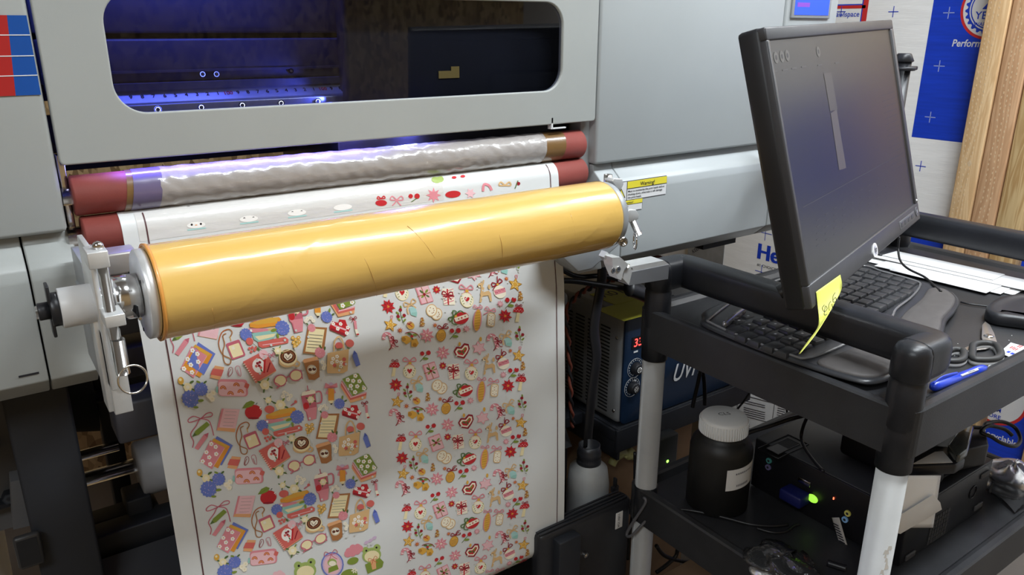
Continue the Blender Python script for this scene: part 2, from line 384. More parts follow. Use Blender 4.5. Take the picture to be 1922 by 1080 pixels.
for px, py in ((379, 139), (405, 139), (545, 133)):
    q = at(px, py, y=1.128); B().use(STEEL).cyl(q, q-YV*.004, .0035, n=16).build('beam_bolt', None, pr)
b = B().use(VDARK); q = at(545, 113, y=1.147); b.box((q.x-.03, 1.14, q.z-.006), (q.x+.03, 1.15, q.z+.006), .001); b.build('beam_slot', None, pr)
WED = mat('inner_side_plate', (.20, .15, .17), .5, var=.05)
B().prism([(.125, 1.02, 1.27), (.125, 1.14, 1.27), (.125, 1.14, 1.30), (.125, 1.03, 1.42), (.125, 1.02, 1.46)], (-.02, 0, 0)).build('inner_side_plate', WED, pr)
# print carriage (dark box on the right part of the window)
b = B().box((.455, 1.035, 1.27), (.865, 1.058, 1.47), .006).box((.47, 1.05, 1.31), (.86, 1.10, 1.46), .006); pcg = b.build('print_carriage', mat('carriage_dark', (.014, .016, .02), .6, var=.1), pr)
b = B().use(mat('warning_amber', (.45, .32, .08), .5)); q1, q2 = at(823, 131, y=1.034), at(862, 146, y=1.034)
b.box((q1.x, 1.0335, q2.z), (q2.x, 1.0348, q1.z-.002)); b.box((q2.x-.014, 1.0334, q1.z-.003), (q2.x, 1.0347, q1.z+.004)); b.build('carriage_label', None, pcg)
# housing interior: back wall, top, platen
b = B().box((.10, 1.3, 1.20), (.46, 1.31, 1.28)).box((.08, 1.30, 1.30), (.90, 1.31, 1.72)).box((.09, 1.0, 1.70), (.88, 1.30, 1.72))
b.build('inner_back_panel', VDARK, pr)
b = B().box((.44, 1.045, 1.165), (.862, 1.28, 1.252), .003); b.build('platen', mat('platen_black', (.012, .012, .016), .35), pr)
BLG = mat('uv_lamp_glow', (.01, .01, .05), .4, emit=(.12, .16, 1.0), es=14)
b = B().use(DARK).box((.50, 1.05, 1.262), (.58, 1.12, 1.275)).use(BLG).box((.505, 1.055, 1.2600), (.575, 1.10, 1.2620)); b.build('uv_lamp', None, pr)
LEDG = emis('led_dot_glow', (.62, .6, 1.0), 34)
ls = B().use(WPL).box((.10, 1.0125, 1.2582), (.60, 1.0225, 1.2602)).build('led_strip', None, pr)
b = B().use(LEDG)
for k in range(58): b.box((.105+k*.0085, 1.015, 1.2572), (.1080+k*.0085, 1.0185, 1.2582))
tag(b.build('led_dots', None, ls), kind='stuff')
# right inner bracket
q = at(1037, 238, y=1.0)
B().use(WPL).box((q.x-.002, 1.0, q.z-.004), (q.x+.001, 1.01, q.z+.014)).box((q.x, 1.0, q.z-.004), (q.x+.028, 1.004, q.z-.002)).build('sensor_bracket', None, pr)
# side housings
def profile(x0, x1, pts): return [(x0, y, z) for y, z in pts], (x1-x0, 0, 0)
LOW = [(1.015, 1.176), (1.012, 1.166), (.992, 1.150), (.985, 1.143), (.982, 1.130), (.982, 1.010), (1.012, .985), (1.55, .985), (1.55, 1.176)]
def housing(x0, x1, nm, m): p, e = profile(x0, x1, LOW); return B().prism(p, e, .002).build(nm, m, pr)
B().box((-.45, 1.0, 1.177), (.0865, 1.55, 1.75), .005).build('left_housing', WHITE, pr)
lh = housing(-.45, .0385, 'left_lower_cover', WHITE); housing(.0405, .091, 'left_lower_cover', WHITE)
B().box((.01, .9812, 1.021), (.03, .9835, 1.0232)).build('left_cover_slot', INK, pr)
B().box((.884, 1.0, 1.178), (1.357, 1.55, 1.75), .005).build('right_housing', WHITE2, pr)
B().box((.866, 1.02, 1.16), (.888, 1.5, 1.7), .002).build('inner_side_wall', WHITE2, pr)
housing(.89, .934, 'right_lower_cover', WHITE2); housing(.9355, 1.345, 'right_lower_cover', WHITE2); housing(1.3465, 1.53, 'right_lower_cover', WHITE2)
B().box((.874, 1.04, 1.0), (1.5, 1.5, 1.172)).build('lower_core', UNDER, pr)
B().box((1.2, 1.02, .972), (1.30, 1.1, .986)).build('under_plate', VDARK, pr)
# control column with blue screen at far right
B().box((1.3595, 1.0, 1.178), (1.53, 1.5, 1.75), .004).build('control_column', WHITE2, pr)
q0 = at(1492, 0, y=.998); q1 = at(1552, 29, y=.998)
BS = mat('control_screen_blue', (.01, .02, .2), .3, emit=(.03, .12, 1.0), es=1.1)
cs = B().use(GREYM).box((q0.x-.008, .996, q1.z-.006), (q1.x+.008, 1.0005, 1.56), .001).use(BS).box((q0.x, .9952, q1.z), (q1.x, .9975, 1.55))
cs.use(emis('screen_window_magenta', (.35, .08, .9), .9))
for k in range(4): cs.box((q0.x+.006, .9946, 1.44+k*.022), (q0.x+.045, .9953, 1.448+k*.022))
cs.build('control_screen', None, pr)
# sticker red / blue on left housing
b = B().use(mat('sticker_blue', (.004, .065, .30), .4, var=.03)); x1 = .0845
b.box((.050, .9990, 1.330), (x1, .9998, 1.411))
b.use(mat('sticker_red', (.36, .016, .016), .4, var=.03)).prism([(-.10, .9989, 1.330), (.061, .9989, 1.330), (.067, .9989, 1.411), (-.10, .9989, 1.411)], (0, .0008, 0))
b.use(WPL)
for z in (1.350, 1.370, 1.391): b.box((-.10, .9985, z), (x1, .9990, z+.0009))
b.build('side_sticker', None, pr)
# warning labels
def wl(name, a, c, t1, lines, tri):
    P0 = at(*a, y=.9815); P1 = at(*c, y=.9815); x0, x1, z0, z1 = P0.x, P1.x, P1.z, P0.z; Y = .9815; h = z1-z0
    b = B().use(INK); pts = rrect(x0, x1, z0, z1, .003, 4); b._add([(x, Y, z) for x, z in pts], [tuple(range(len(pts)))])
    e = .0012; xi = x0+(h*.95 if tri else 0)
    b.use(PAPER); b.box((x0+e, Y-.0006, z0+e), (x1-e, Y-.0001, z1-e))
    b.use(YEL); b.box((xi+e, Y-.0009, z1-h*.38), (x1-e, Y-.0004, z1-e))
    b.use(INK); b.box((xi+e, Y-.0010, z1-h*.41), (x1-e, Y-.0006, z1-h*.38)); b.text(t1, ((xi+x1)/2, Y-.0010, z1-h*.31), XV, ZV, h*.27, .01, align='CENTER')
    for i, l in enumerate(lines): b.text(l, (xi+.003, Y-.0008, z1-h*(.58+.16*i)), XV, ZV, h*.15, .012, lift=.0003)
    if tri:
        b.box((xi, Y-.0010, z0+e), (xi+.001, Y-.0004, z1-e)); cx = x0+h*.48; cz = z0+h*.42; s = h*.40
        for ss, mm, dd in ((1, INK, .0008), (.78, YEL, .0011)):
            b.use(mm); b._add([(cx-s*ss, Y-dd, cz-s*.62*ss), (cx+s*ss, Y-dd, cz-s*.62*ss), (cx, Y-dd, cz+s*1.05*ss)], [(0, 1, 2)])
        b.use(INK).text('!', (cx, Y-.0012, cz-s*.42), XV, ZV, s*1.35, .03, align='CENTER')
    return b.build(name, None, pr)
wl('warning_label', (1150, 344), (1250, 365), 'Warning!', ['Must to moisturize the print heads before', 'shutting down, otherwise it will damage', 'the print heads.'], True)
wl('attention_label', (1150, 380), (1205, 393), 'Attention!', ['Please users need to wipe', 'the printer every meter', 'before use.'], False)
# rollers
RY, RZU, RZL = 1.02, 1.2135, 1.166
b = B().use(RED).cyl((.098, RY, RZU), (.862, RY, RZU), .0235, bev=.002, n=48).use(STEEL).cyl((.088, RY, RZU), (.099, RY, RZU), .010).cyl((.862, RY, RZU), (.868, RY, RZU), .01)
b.build('upper_roller', None, pr)
b = B().use(RED).cyl((.102, RY-.004, RZL), (.864, RY-.004, RZL), .0235, bev=.002, n=48).use(STEEL).cyl((.086, RY-.004, RZL), (.103, RY-.004, RZL), .012)
b.build('lower_roller', None, pr)
b = B().use(STEEL).box((.090, 1.03, 1.10), (.098, 1.06, 1.26), .001).use(VDARK).box((.089, 1.05, 1.0), (.10, 1.2, 1.26)); b.build('roller_bracket', None, pr)
# legs and lower frame, left
B().box((-.012, 1.06, 0), (.060, 1.13, .984), .004).build('leg', DARK, pr)
B().box((.106, 1.27, 0), (.134, 1.30, .984), .002).build('rear_leg', DARK, pr)
B().box((.90, 1.53, 0), (.96, 1.58, .984), .004).build('leg', DARK, pr)
B().box((1.53, 1.50, 0), (1.58, 1.55, .984), .004).build('leg', DARK, pr)
b = B()
for y, z, r in ((1.42, .93, .011), (1.42, .80, .009)): b.cyl((-.1, y, z), (.68, y, z), r)
b.build('guide_rod', STEEL, pr)
b = B().cyl((.05, 1.25, .86), (.10, 1.25, .86), .04, .052, n=12).cyl((.14, 1.25, .86), (.185, 1.25, .86), .052, .046, n=12).cyl((.04, 1.25, .86), (.68, 1.25, .86), .010)
b.build('feed_hub', BLACK, pr)
b = B().cyl((.19, 1.25, .865), (.68, 1.25, .865), .022); b.build('feed_shaft', mat('brass_tinted_steel', (.5, .42, .3), .2, metal=1), pr)
b = B().cyl((.05, 1.20, .755), (.145, 1.20, .755), .011).cyl((.05, 1.22, .785), (.12, 1.22, .785), .008); b.build('lower_rod', STEEL, pr)
b = B().cyl((.137, 1.19, .752), (.68, 1.19, .752), .043, bev=.003, n=48); b.build('lower_film_core', mat('core_grey_white', (.30, .30, .315), .5), pr)
b = B().use(mat('cabinet_dark_grey', (.06, .06, .075), .5)).box((.12, 1.10, .94), (.8, 1.16, .985), .003).use(mat('cabinet_grey', (.17, .17, .175), .5)).box((.10, 1.11, 1.0), (.8, 1.16, 1.10), .003)
b.use(WPL).box((.148, 1.104, 1.035), (.151, 1.11, 1.10)).box((.148, 1.104, 1.03), (.19, 1.11, 1.034)).use(INK).box((.165, 1.107, 1.042), (.172, 1.11, 1.046))
b.build('take_up_cabinet', None, pr)
b = B().box((.10, 1.0, .895), (.20, 1.06, .95), .004); b.build('heater_box', mat('heater_grey', (.035, .035, .043), .5), pr)
# big dark lower cabinet bottom left
b = B().box((.062, 1.07, .0), (.9, 1.11, .60), .004).prism([(.062, 1.06, .60), (.062, 1.11, .60), (.062, 1.11, .67)], (.84, 0, 0)).box((.06, 1.12, .65), (.62, 1.16, .70), .003); b.build('lower_apron', VDARK, pr)
b = B().box((.06, 1.16, .66), (.155, 1.2, .70), .003).box((.11, 1.15, .66), (.145, 1.2, .725), .003); b.build('apron_bracket', DARK, pr)
# left side brackets of the stand
b = B().use(mat('bracket_grey', (.10, .10, .105), .55, var=.05)).box((-.16, 1.22, .70), (-.012, 1.24, .93)).prism([at(20, 905, y=1.10), at(45, 900, y=1.10), at(66, 985, y=1.10), at(25, 995, y=1.10)], (0, .03, 0))
b.use(DARK).box((-.12, 1.2, .745), (.0, 1.22, .752)).box((-.1, 1.2, .70), (-.09, 1.215, .75)).cyl((-.035, 1.215, .84), (-.035, 1.20, .84), .008, n=6).cyl((-.03, 1.21, .76), (-.03, 1.195, .76), .009, n=6)
b.build('stand_bracket', None, pr)
q = at(52, 1030, y=1.045)
b = B().use(mat('tube_black', (.03, .03, .032), .45)).box((q.x-.014, 1.045, q.z-.03), (q.x+.016, 1.055, q.z+.018), .004).use(VDARK).box((q.x-.011, 1.0442, q.z-.025), (q.x+.012, 1.045, q.z+.013)); b.build('crossbar_end', None, pr)
t = thing('white_bucket', 'white plastic container at the lower left edge behind the printer leg', 'container', (at(0, 1030, y=1.35).x-.08, 1.35, 0))
b = B().lathe([(0, 0), (.12, 0), (.135, .02), (.16, at(10, 960, y=1.3).z), (.155, at(10, 960, y=1.3).z), (.13, .05), (0, .05)], (at(0, 1030, y=1.3).x-.15, 1.45, 0), ZV, 40); b.build('tub', mat('tub_ivory', (.8, .77, .70), .5), t)

# right bracket carrying the winding shaft (grey casting) and hinge arm
b = B().use(GREYM)
c0 = at(1095, 495, y=.95)
b.prism([at(1040, 470, y=.93), at(1085, 512, y=.93), at(1112, 506, y=.93), at(1172, 452, y=.93), at(1150, 432, y=.93), at(1060, 432, y=.93)], (0, .06, 0), .003)
b.use(WHITE2).prism([at(1040, 485, y=.96), at(1085, 515, y=.96), at(1130, 505, y=.96), at(1125, 470, y=.96)], (0, .06, 0), .002)
b.build('shaft_end_bracket', None, pr)
# hinge arm: plate, knuckle, bar  (built in a frame along the arm)
def arm(pts2d, y, th, m, nm, bev=.0015):
    return B().prism([at(px, py, y=y) for px, py in pts2d], (0, th, 0), bev).build(nm, m, pr)
ha = B().use(ALU)
ha.prism([at(*p, y=.86) for p in ((1139, 473), (1133, 483), (1149, 502), (1164, 526), (1171, 520), (1166, 497))], (0, .012, 0))
ha.prism([at(*p, y=.845) for p in ((1149, 484), (1164, 483), (1181, 498), (1172, 505), (1166, 526), (1160, 524), (1150, 500))], (0, .02, 0))
ha.use(DARK)
for p in ((1150, 508), (1160, 505)): q = at(*p, y=.845); ha.cyl(q, q-YV*.002, .0035, n=16).use(STEEL).torus(q-YV*.001, .004, .0008, YV, 16, 6).use(DARK)
ha.build('hinge_block', None, pr)
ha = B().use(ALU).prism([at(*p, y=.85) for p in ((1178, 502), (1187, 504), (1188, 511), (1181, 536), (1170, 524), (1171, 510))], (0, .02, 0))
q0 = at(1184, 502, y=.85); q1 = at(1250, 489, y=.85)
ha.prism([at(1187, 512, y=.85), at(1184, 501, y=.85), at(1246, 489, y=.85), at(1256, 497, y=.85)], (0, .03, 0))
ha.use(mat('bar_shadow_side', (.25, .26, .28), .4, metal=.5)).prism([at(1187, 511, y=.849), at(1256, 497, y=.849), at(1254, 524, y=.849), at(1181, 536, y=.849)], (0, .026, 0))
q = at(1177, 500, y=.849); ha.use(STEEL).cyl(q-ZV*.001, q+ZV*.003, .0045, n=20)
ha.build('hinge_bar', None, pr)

# ---------------------------------------------------------------- winding shaft + amber roll
AY, AZ = .821, 1.144
def ax(x): return Vector((x+.0095, AY, AZ))
print('axis px', AY)
AMB = mat('amber_film', srgb(216, 176, 94), .34, coat=.9, coatr=.09, bump=.8, bscale=7, stretch=(.35, 3, 3), var=.05, vscale=5)
t = thing('film_roll', 'thick amber yellow glossy film roll wound in front of the printer', 'film roll', (.44, AY, AZ))
XL_, XR_ = .1265, .7255
random.seed(3)
def rollsurf(u, v):
    x = XL_+.0095+(XR_-XL_)*u; a = 2*PI*v
    r = .0492+.0006*noise.noise(Vector((x*9, math.cos(a)*1.2, math.sin(a)*1.2)))+.00022*noise.noise(Vector((x*26, math.cos(a)*3, math.sin(a)*3)))
    sp = (x*2.2+v*1.0) % 1.0
    if sp < .03: r += .0003*(sp/.03)
    return Vector((x, AY+r*math.cos(a), AZ+r*math.sin(a)))
b = B().use(AMB).grid(rollsurf, 260, 128)
b.lathe([(.0488, 0), (.0475, -.002), (.041, -.0015), (.0405, .01)], ax(XL_), XV, 128)
b.lathe([(.0492, 0), (.0488, .003), (.046, .005), (.03, .005)], ax(XR_), XV, 128)
rl = b.build('film_winding', None, t)
b = B().use(mat('amber_film_edge', srgb(212, 146, 66), .4, coat=.5)).lathe([(.0502, 0), (.0505, -.0035), (.0482, -.0035), (.048, 0)], ax(XL_+.001), XV, 96, closed=True); b.build('film_edge', None, t)
# tape seams wound spirally on the roll
for x0, k0, k1, st in ((.17, 12, 24, .0008), (.235, 4, 20, .0030), (.33, 8, 24, .0022), (.40, 3, 16, .0035), (.52, 8, 25, .0012), (.64, 6, 22, .0010)):
    pts = []
    for k in range(k0, k1):
        a = math.radians(110+k*7); pts.append(Vector((x0+k*st, AY+.0492*math.cos(a), AZ+.0492*math.sin(a))))
    B().use(mat('amber_seam', srgb(206, 158, 84), .35, coat=.6)).tube(pts, .00028, 4, smooth=False).build('film_seam', None, t)
t = thing('winding_shaft', 'aluminium winding shaft with flanges, white sleeve and black end knob', 'winding shaft', (.10, AY, AZ))
b = B().use(ALU).lathe([(0, 0), (.0445, 0), (.046, .001), (.046, .009), (.044, .0105), (0, .0105)], ax(.1140), XV, 72)
for k in range(3): a = k*2.1+.4; b.use(DARK).cyl(ax(.1113)+Vector((0, .036*math.cos(a), .036*math.sin(a))), ax(.112)+Vector((0, .036*math.cos(a), .036*math.sin(a))), .002, n=12)
b.build('flange', None, t)
b = B().use(STEEL).lathe([(0, 0), (.0205, 0), (.0225, .002), (.0225, .024), (0, .024)], ax(.0885), XV, 56).use(DARK).box((.1145, AY-.024, AZ-.014), (.1165, AY-.018, AZ-.004)).use(STEEL).cyl(ax(.107)+Vector((0, -.022, -.016)), ax(.107)+Vector((0, -.027, -.016)), .002, n=10)
b.build('flange_hub', None, t)
b = B().use(STEEL)
for k in range(9): b.torus(ax(.0775+k*.0013), .0135, .0009, XV, 32, 6)
b.cyl(ax(.07), ax(.09), .0128); b.build('threaded_collar', None, t)
b = B().use(WPL).lathe([(0, 0), (.0185, 0), (.0195, .001), (.0195, .030), (.0185, .031), (0, .031)], ax(.0425), XV, 56); b.build('white_sleeve', None, t)
b = B().use(ALU).cyl(ax(.0725), ax(.0775), .024, n=48, bev=.001).cyl(ax(.0735), ax(.0765)+0*XV, .026, n=48); b.build('retaining_ring', None, t)
b = B().use(BLACK).cyl(ax(.0345), ax(.0430), .0165, n=40, bev=.001).lathe([(0, 0), (.008, 0), (.0085, .001), (.0085, .012), (0, .012)], ax(.0245), XV, 32).box((.043, AY-.012, AZ+.008), (.046, AY+.006, AZ+.0265), .001).box((.043, AY-.006, AZ-.0265), (.046, AY+.012, AZ-.008), .001).use(STEEL).cyl(ax(.0225), ax(.0248), .0065, n=6)
b.build('end_knob', None, t)
b = B().use(GREYM).lathe([(0, 0), (.046, 0), (.0468, .002), (.0468, .009), (.043, .013), (0, .013)], ax(.7310), XV, 72); b.build('flange', None, t)
# right clamp pieces on the shaft
q = at(1141, 338, y=.83)
b = B().use(STEEL).lathe([(.0, 0), (.0062, 0), (.0062, .026), (.0045, .026), (.0045, .01), (0, .01)], (q.x, .83, q.z-.018), ZV, 28); b.build('hollow_pin', None, t)
q = at(1165, 346, y=.82)
b = B().use(ALU).prism([at(*p, y=.812) for p in ((1150, 340), (1153, 335), (1168, 336), (1171, 346), (1165, 358), (1158, 352))], (0, .018, 0), .001)
b.build('clamp_block', None, t)
b = B().use(ALU).prism([at(*p, y=.785) for p in ((1178, 400), (1181, 394), (1194, 394), (1200, 403), (1198, 412), (1181, 418), (1177, 410))], (0, .02, 0), .001)
b.build('clamp_block', None, t)
q0 = at(1187, 414, y=.79); q1 = at(1198, 440, y=.785)
b = B().use(STEEL).cyl(q0, q1, .0052, n=24).cyl(q1-(q1-q0).normalized()*.003, q1, .0066, n=24); lpn = b.build('locking_pin', None, t)
q = at(1192, 452, y=.783); b = B().use(STEEL).torus(q, .0125, .0013, (.8, -.55, 0), 36, 8, sc=(1, 1)); b.build('pin_ring', None, lpn)
q0 = at(1160, 445, y=.80); q1 = at(1170, 455, y=.78)
b = B().use(STEEL).lathe([(0, 0), (.0068, 0), (.0068, .022), (.005, .022), (.005, .012), (0, .012)], q0, q1-q0, 28); b.build('hollow_pin', None, t)
# left clamp bracket (part of printer)
b = B().use(ALU)
def fb(p0, p1, y0, y1, bev=.0012):
    a = at(*p0, y=y0); c = at(*p1, y=y0); b.box((min(a.x, c.x), y0, min(a.z, c.z)), (max(a.x, c.x), y1, max(a.z, c.z)), bev)
Xp = at(184, 490, y=.78).x
b.box((Xp-.009, .772, 1.190), (Xp+.0085, .800, 1.206), .001)      # top block
b.box((Xp-.006, .792, 1.06), (Xp-.001, .86, 1.204), .001)          # side plate
b.box((Xp-.0045, .765, 1.134), (Xp+.0130, .795, 1.146), .001)      # lower block
b.box((Xp-.006, .80, 1.03), (Xp+.011, .815, 1.12), .001)          # lower plate
b.box((Xp-.010, .81, 1.03), (Xp-.004, .84, 1.13), .001)
b.build('shaft_clamp', None, pr)
qa = at(148, 497, y=.93); qb = at(240, 492, y=.93)
b = B().use(mat('warm_grey_bar', (.30, .28, .26), .4, metal=.4)).box((qa.x, .92, qa.z-.016), (qb.x+.01, .955, qa.z+.009), .003).use(GREYM).box((Xp-.006, .86, 1.04), (Xp+.0, .96, 1.13), .001).box((qa.x-.001, .90, qa.z-.03), (qa.x+.02, .975, qa.z+.010), .001); b.build('clamp_arm', None, pr)
b = B().use(STEEL).cyl((Xp+.003, .780, 1.084), (Xp+.003, .780, 1.204), .0048, n=28).sphere((Xp+.0025, .785, 1.208), .0050).cyl((Xp+.0045, .776, 1.083), (Xp+.0045, .776, 1.118), .0064, n=28).cyl((Xp+.0045, .776, 1.0825), (Xp+.0045, .776, 1.083), .0064, n=28)
lpn = b.build('locking_pin', None, pr)
b = B().use(STEEL).torus((Xp+.0105, .765, 1.079), .0135, .0011, (0.25, -1, .25), 48, 8); b.build('pin_ring', None, lpn)

# ---------------------------------------------------------------- clear film on the upper roller
CLF = mat('clear_glossy_film', (.33, .305, .29), .28, coat=1, coatr=.03, bump=.9, bscale=22, stretch=(1.2, 2, 2), var=.05, vscale=4)
t = thing('clear_film_wrap', 'clear glossy film wrapped on the upper red roller, lit violet', 'film', (.46, RY, RZU))
def wrap(x0, x1, r, m, nm, cy, cz, par, a0=0, a1=360, amp=.0003):
    def f(u, v):
        a = math.radians(a0+(a1-a0)*v); x = x0+(x1-x0)*u+(.004*math.sin(a) if 1 else 0)
        rr = r+amp*noise.noise(Vector((x*75, math.cos(a)*2.2, math.sin(a)*2.2+x*22)))
        return Vector((x, cy+rr*math.cos(a), cz+rr*math.sin(a)))
    return B().use(m).grid(f, 220, 48).build(nm, None, par)
wrap(.190, .775, .0246, CLF, 'film_sheet', RY, RZU, t, amp=.0011)
BRT = mat('brown_kraft_tape', (.17, .095, .035), .3, coat=.6)
wrap(.153, .190, .0243, BRT, 'brown_tape', RY, RZU, t, amp=.0001); wrap(.775, .815, .0243, BRT, 'brown_tape', RY, RZU, t, amp=.0001)
wrap(.160, .192, .0248, mat('uv_lit_film_overlap', (.13, .105, .20), .3, coat=.8), 'film_overlap', RY, RZU, t, amp=.0001)  # violet cast of the UV light is painted into the overlap's colour
# ================================================================ PRINTED FILM BANNER
XB0, XB1 = .141, .797
LRY, LRR = RY-.004, .0243
YB = [(1.166, LRY-LRR), (1.05, .979), (.985, .970), (.775, .960), (.62, .955), (.495, .953)]
def yb(z):
    for (za, ya), (zb, yb_) in zip(YB, YB[1:]):
        if z >= zb: t = (z-zb)/(za-zb); return yb_+(ya-yb_)*t
    return YB[-1][1]
def SF(x, z, off=0):
    if z > RZL:
        r = LRR+off; return Vector((x, LRY-math.sqrt(max(0, r*r-(z-RZL)**2)), z))
    if z < .495:
        r = .035+off; return Vector((x, .988-math.sqrt(max(0, r*r-(.495-z)**2)), z))
    return Vector((x, yb(z)-off, z))
def inv(px, py):
    y = .96
    for _ in range(8):
        p = at(px, py, y=y); y = SF(p.x, p.z).y
    return p.x, p.z
bn = thing('printed_film', 'long white film banner printed with rows of colourful sticker art, hanging to a loop', 'printed film', (.47, .96, .80))
path = [(LRY+LRR*math.cos(math.radians(a)), RZL+LRR*math.sin(math.radians(a))) for a in range(80, 181, 6)]
path += [(yb(z), z) for z in [1.15-.02*i for i in range(33)]]
path += [(.988-.035*math.cos(math.radians(a)), .495-.035*math.sin(math.radians(a))) for a in range(0, 181, 8)]
path += [(1.023, .505), (1.023, .53)]
FILM = mat('white_print_film', (.68, .695, .69), .33, coat=.35, coatr=.2, bump=.35, bscale=5, stretch=(1, 3, 1.5))
def bf(u, v):
    i = min(int(v*(len(path)-1)), len(path)-2); t = v*(len(path)-1)-i
    return Vector((XB0+(XB1-XB0)*u, path[i][0]*(1-t)+path[i+1][0]*t, path[i][1]*(1-t)+path[i+1][1]*t))
B().use(FILM).grid(bf, 24, len(path)-1).build('film_sheet', None, bn)
CLB = mat('glossy_laminate', (.66, .65, .63), .25, coat=1, coatr=.05, bump=.9, bscale=18, stretch=(.7, 2, 2))
b = B().use(CLB)
b.grid(lambda u, v: SF(.158+(.42)*u, 1.156+.033*v, .0003), 160, 12).build('laminate_overlay', None, bn)
for xx in (.1668, .7790):
    B().use(mat('register_line', (.09, .03, .035), .5)).grid(lambda u, v: SF(xx+.0016*u, .466+(1.188-.466)*v, .0007), 1, 420).build('register_line', None, bn)

PAL = dict(pink=(222, 140, 150), dpink=(196, 100, 118), lpink=(236, 190, 196), red=(196, 40, 48), dred=(150, 28, 44), coral=(214, 104, 96), green=(128, 148, 58), dgreen=(84, 110, 56), blue=(104, 122, 198), dblue=(80, 96, 176), cream=(240, 226, 180), ivory=(244, 236, 214), white=(246, 244, 240), tan=(218, 180, 128), brown=(168, 112, 66), dbrown=(96, 50, 34), gold=(222, 170, 70), dgold=(186, 132, 48), orange=(228, 152, 56), teal=(150, 200, 190), lblue=(168, 212, 208), grey=(120, 120, 112), black=(30, 24, 30), lilac=(206, 180, 206), peach=(230, 170, 120), lgreen=(170, 186, 110), copper=(200, 90, 50), fgreen=(160, 180, 100), vgrey=(214, 214, 210))
PM = {k: mat('print_'+k, srgb(*v), .38, coat=.25, coatr=.2) for k, v in PAL.items()}
class Art:
    def __init__(s, ox, oy, sc): s.P = []; s.o = (ox, oy, sc)
    def fr(s, ox, oy, sc): s.o = (ox, oy, sc); return s
    def m(s, X, Y): return inv(s.o[0]+X/s.o[2], s.o[1]+Y/s.o[2])
    def poly(s, c, pts): s.P.append((c, [s.m(*p) for p in pts])); return s
    def ell(s, c, x, y, rx, ry=None, rot=0, n=None):
        ry = ry or rx; a = math.radians(rot); n = n or (8 if max(rx, ry) < 14 else 18)
        return s.poly(c, [(x+rx*math.cos(2*PI*k/n)*math.cos(a)-ry*math.sin(2*PI*k/n)*math.sin(a), y+rx*math.cos(2*PI*k/n)*math.sin(a)+ry*math.sin(2*PI*k/n)*math.cos(a)) for k in range(n)])
    def box(s, c, x, y, w, h, rot=0, r=0):
        a = math.radians(rot)
        if r: q = rrect(-w/2, w/2, -h/2, h/2, r, 3)
        else: q = [(-w/2, -h/2), (w/2, -h/2), (w/2, h/2), (-w/2, h/2)]
        return s.poly(c, [(x+u*math.cos(a)-v*math.sin(a), y+u*math.sin(a)+v*math.cos(a)) for u, v in q])
    def star(s, c, x, y, R, r, n=5, rot=0):
        return s.poly(c, [(x+(R if k % 2 == 0 else r)*math.cos(math.radians(rot)+PI*k/n), y+(R if k % 2 == 0 else r)*math.sin(math.radians(rot)+PI*k/n)) for k in range(2*n)])
    def line(s, c, pts, w, smooth=True, closed=False):
        P = [Vector((p[0], p[1], 0)) for p in pts]
        if smooth and len(P) > 2: P = catmull(P, 4, closed)
        if closed: P.append(P[0])
        L = []; R = []
        for i, p in enumerate(P):
            t = (P[min(i+1, len(P)-1)]-P[max(i-1, 0)]).normalized(); nn = Vector((-t.y, t.x, 0))*w/2; L.append(p+nn); R.append(p-nn)
        s.P.append((c, [s.m(q.x, q.y) for q in L], [s.m(q.x, q.y) for q in R])); return s
    def flower(s, x, y, r, pc='white', cc='gold', n=5):
        for k in range(n): a = 2*PI*k/n-1.3; s.ell(pc, x+r*.58*math.cos(a), y+r*.58*math.sin(a), r*.46, n=7)
        return s.ell(cc, x, y, r*.3, n=6)
    def bow(s, c, x, y, w, rot=0, lw=9, tail=1):
        a = math.radians(rot)
        def R(u, v): return (x+u*math.cos(a)-v*math.sin(a), y+u*math.sin(a)+v*math.cos(a))
        s.line(c, [R(0, 0), R(-w*.45, -w*.38), R(-w*.62, -w*.02), R(0, 0)], lw); s.line(c, [R(0, 0), R(w*.45, -w*.38), R(w*.62, -w*.02), R(0, 0)], lw)
        if tail: s.line(c, [R(0, 0), R(-w*.18, w*.3), R(-w*.45, w*.55)], lw); s.line(c, [R(0, 0), R(w*.18, w*.3), R(w*.45, w*.55)], lw)
        return s
    def leaf(s, c, x, y, L, rot): return s.ell(c, x, y, L, L*.45, rot, n=9)
    def rose(s, x, y, r, c='cream'):
        for k in range(6): s.ell(c, x+r*.5*math.cos(k*1.05), y+r*.5*math.sin(k*1.05), r*.55, n=8)
        s.ell('ivory' if c == 'cream' else 'pink', x, y, r*.45, n=8)
        for a in (200, 300, 20, 100): s.leaf('dgreen' if a % 3 else 'green', x+r*1.25*math.cos(math.radians(a)), y+r*1.25*math.sin(math.radians(a)), r*.4, a)
        return s
    def hydr(s, x, y, r, c='blue', d='lblue'):
        n = 14; s.poly(c, [(x+r*(1+.07*(-1)**k)*math.cos(2*PI*k/28), y+r*(1+.07*(-1)**k)*math.sin(2*PI*k/28)) for k in range(28)])
        rnd = random.Random(int(x*7+y))
        for k in range(16): a = rnd.random()*6.3; q = r*.85*math.sqrt(rnd.random()); s.ell('lilac' if c == 'blue' else 'lpink', x+q*math.cos(a), y+q*math.sin(a), r*.055, n=5)
        return s
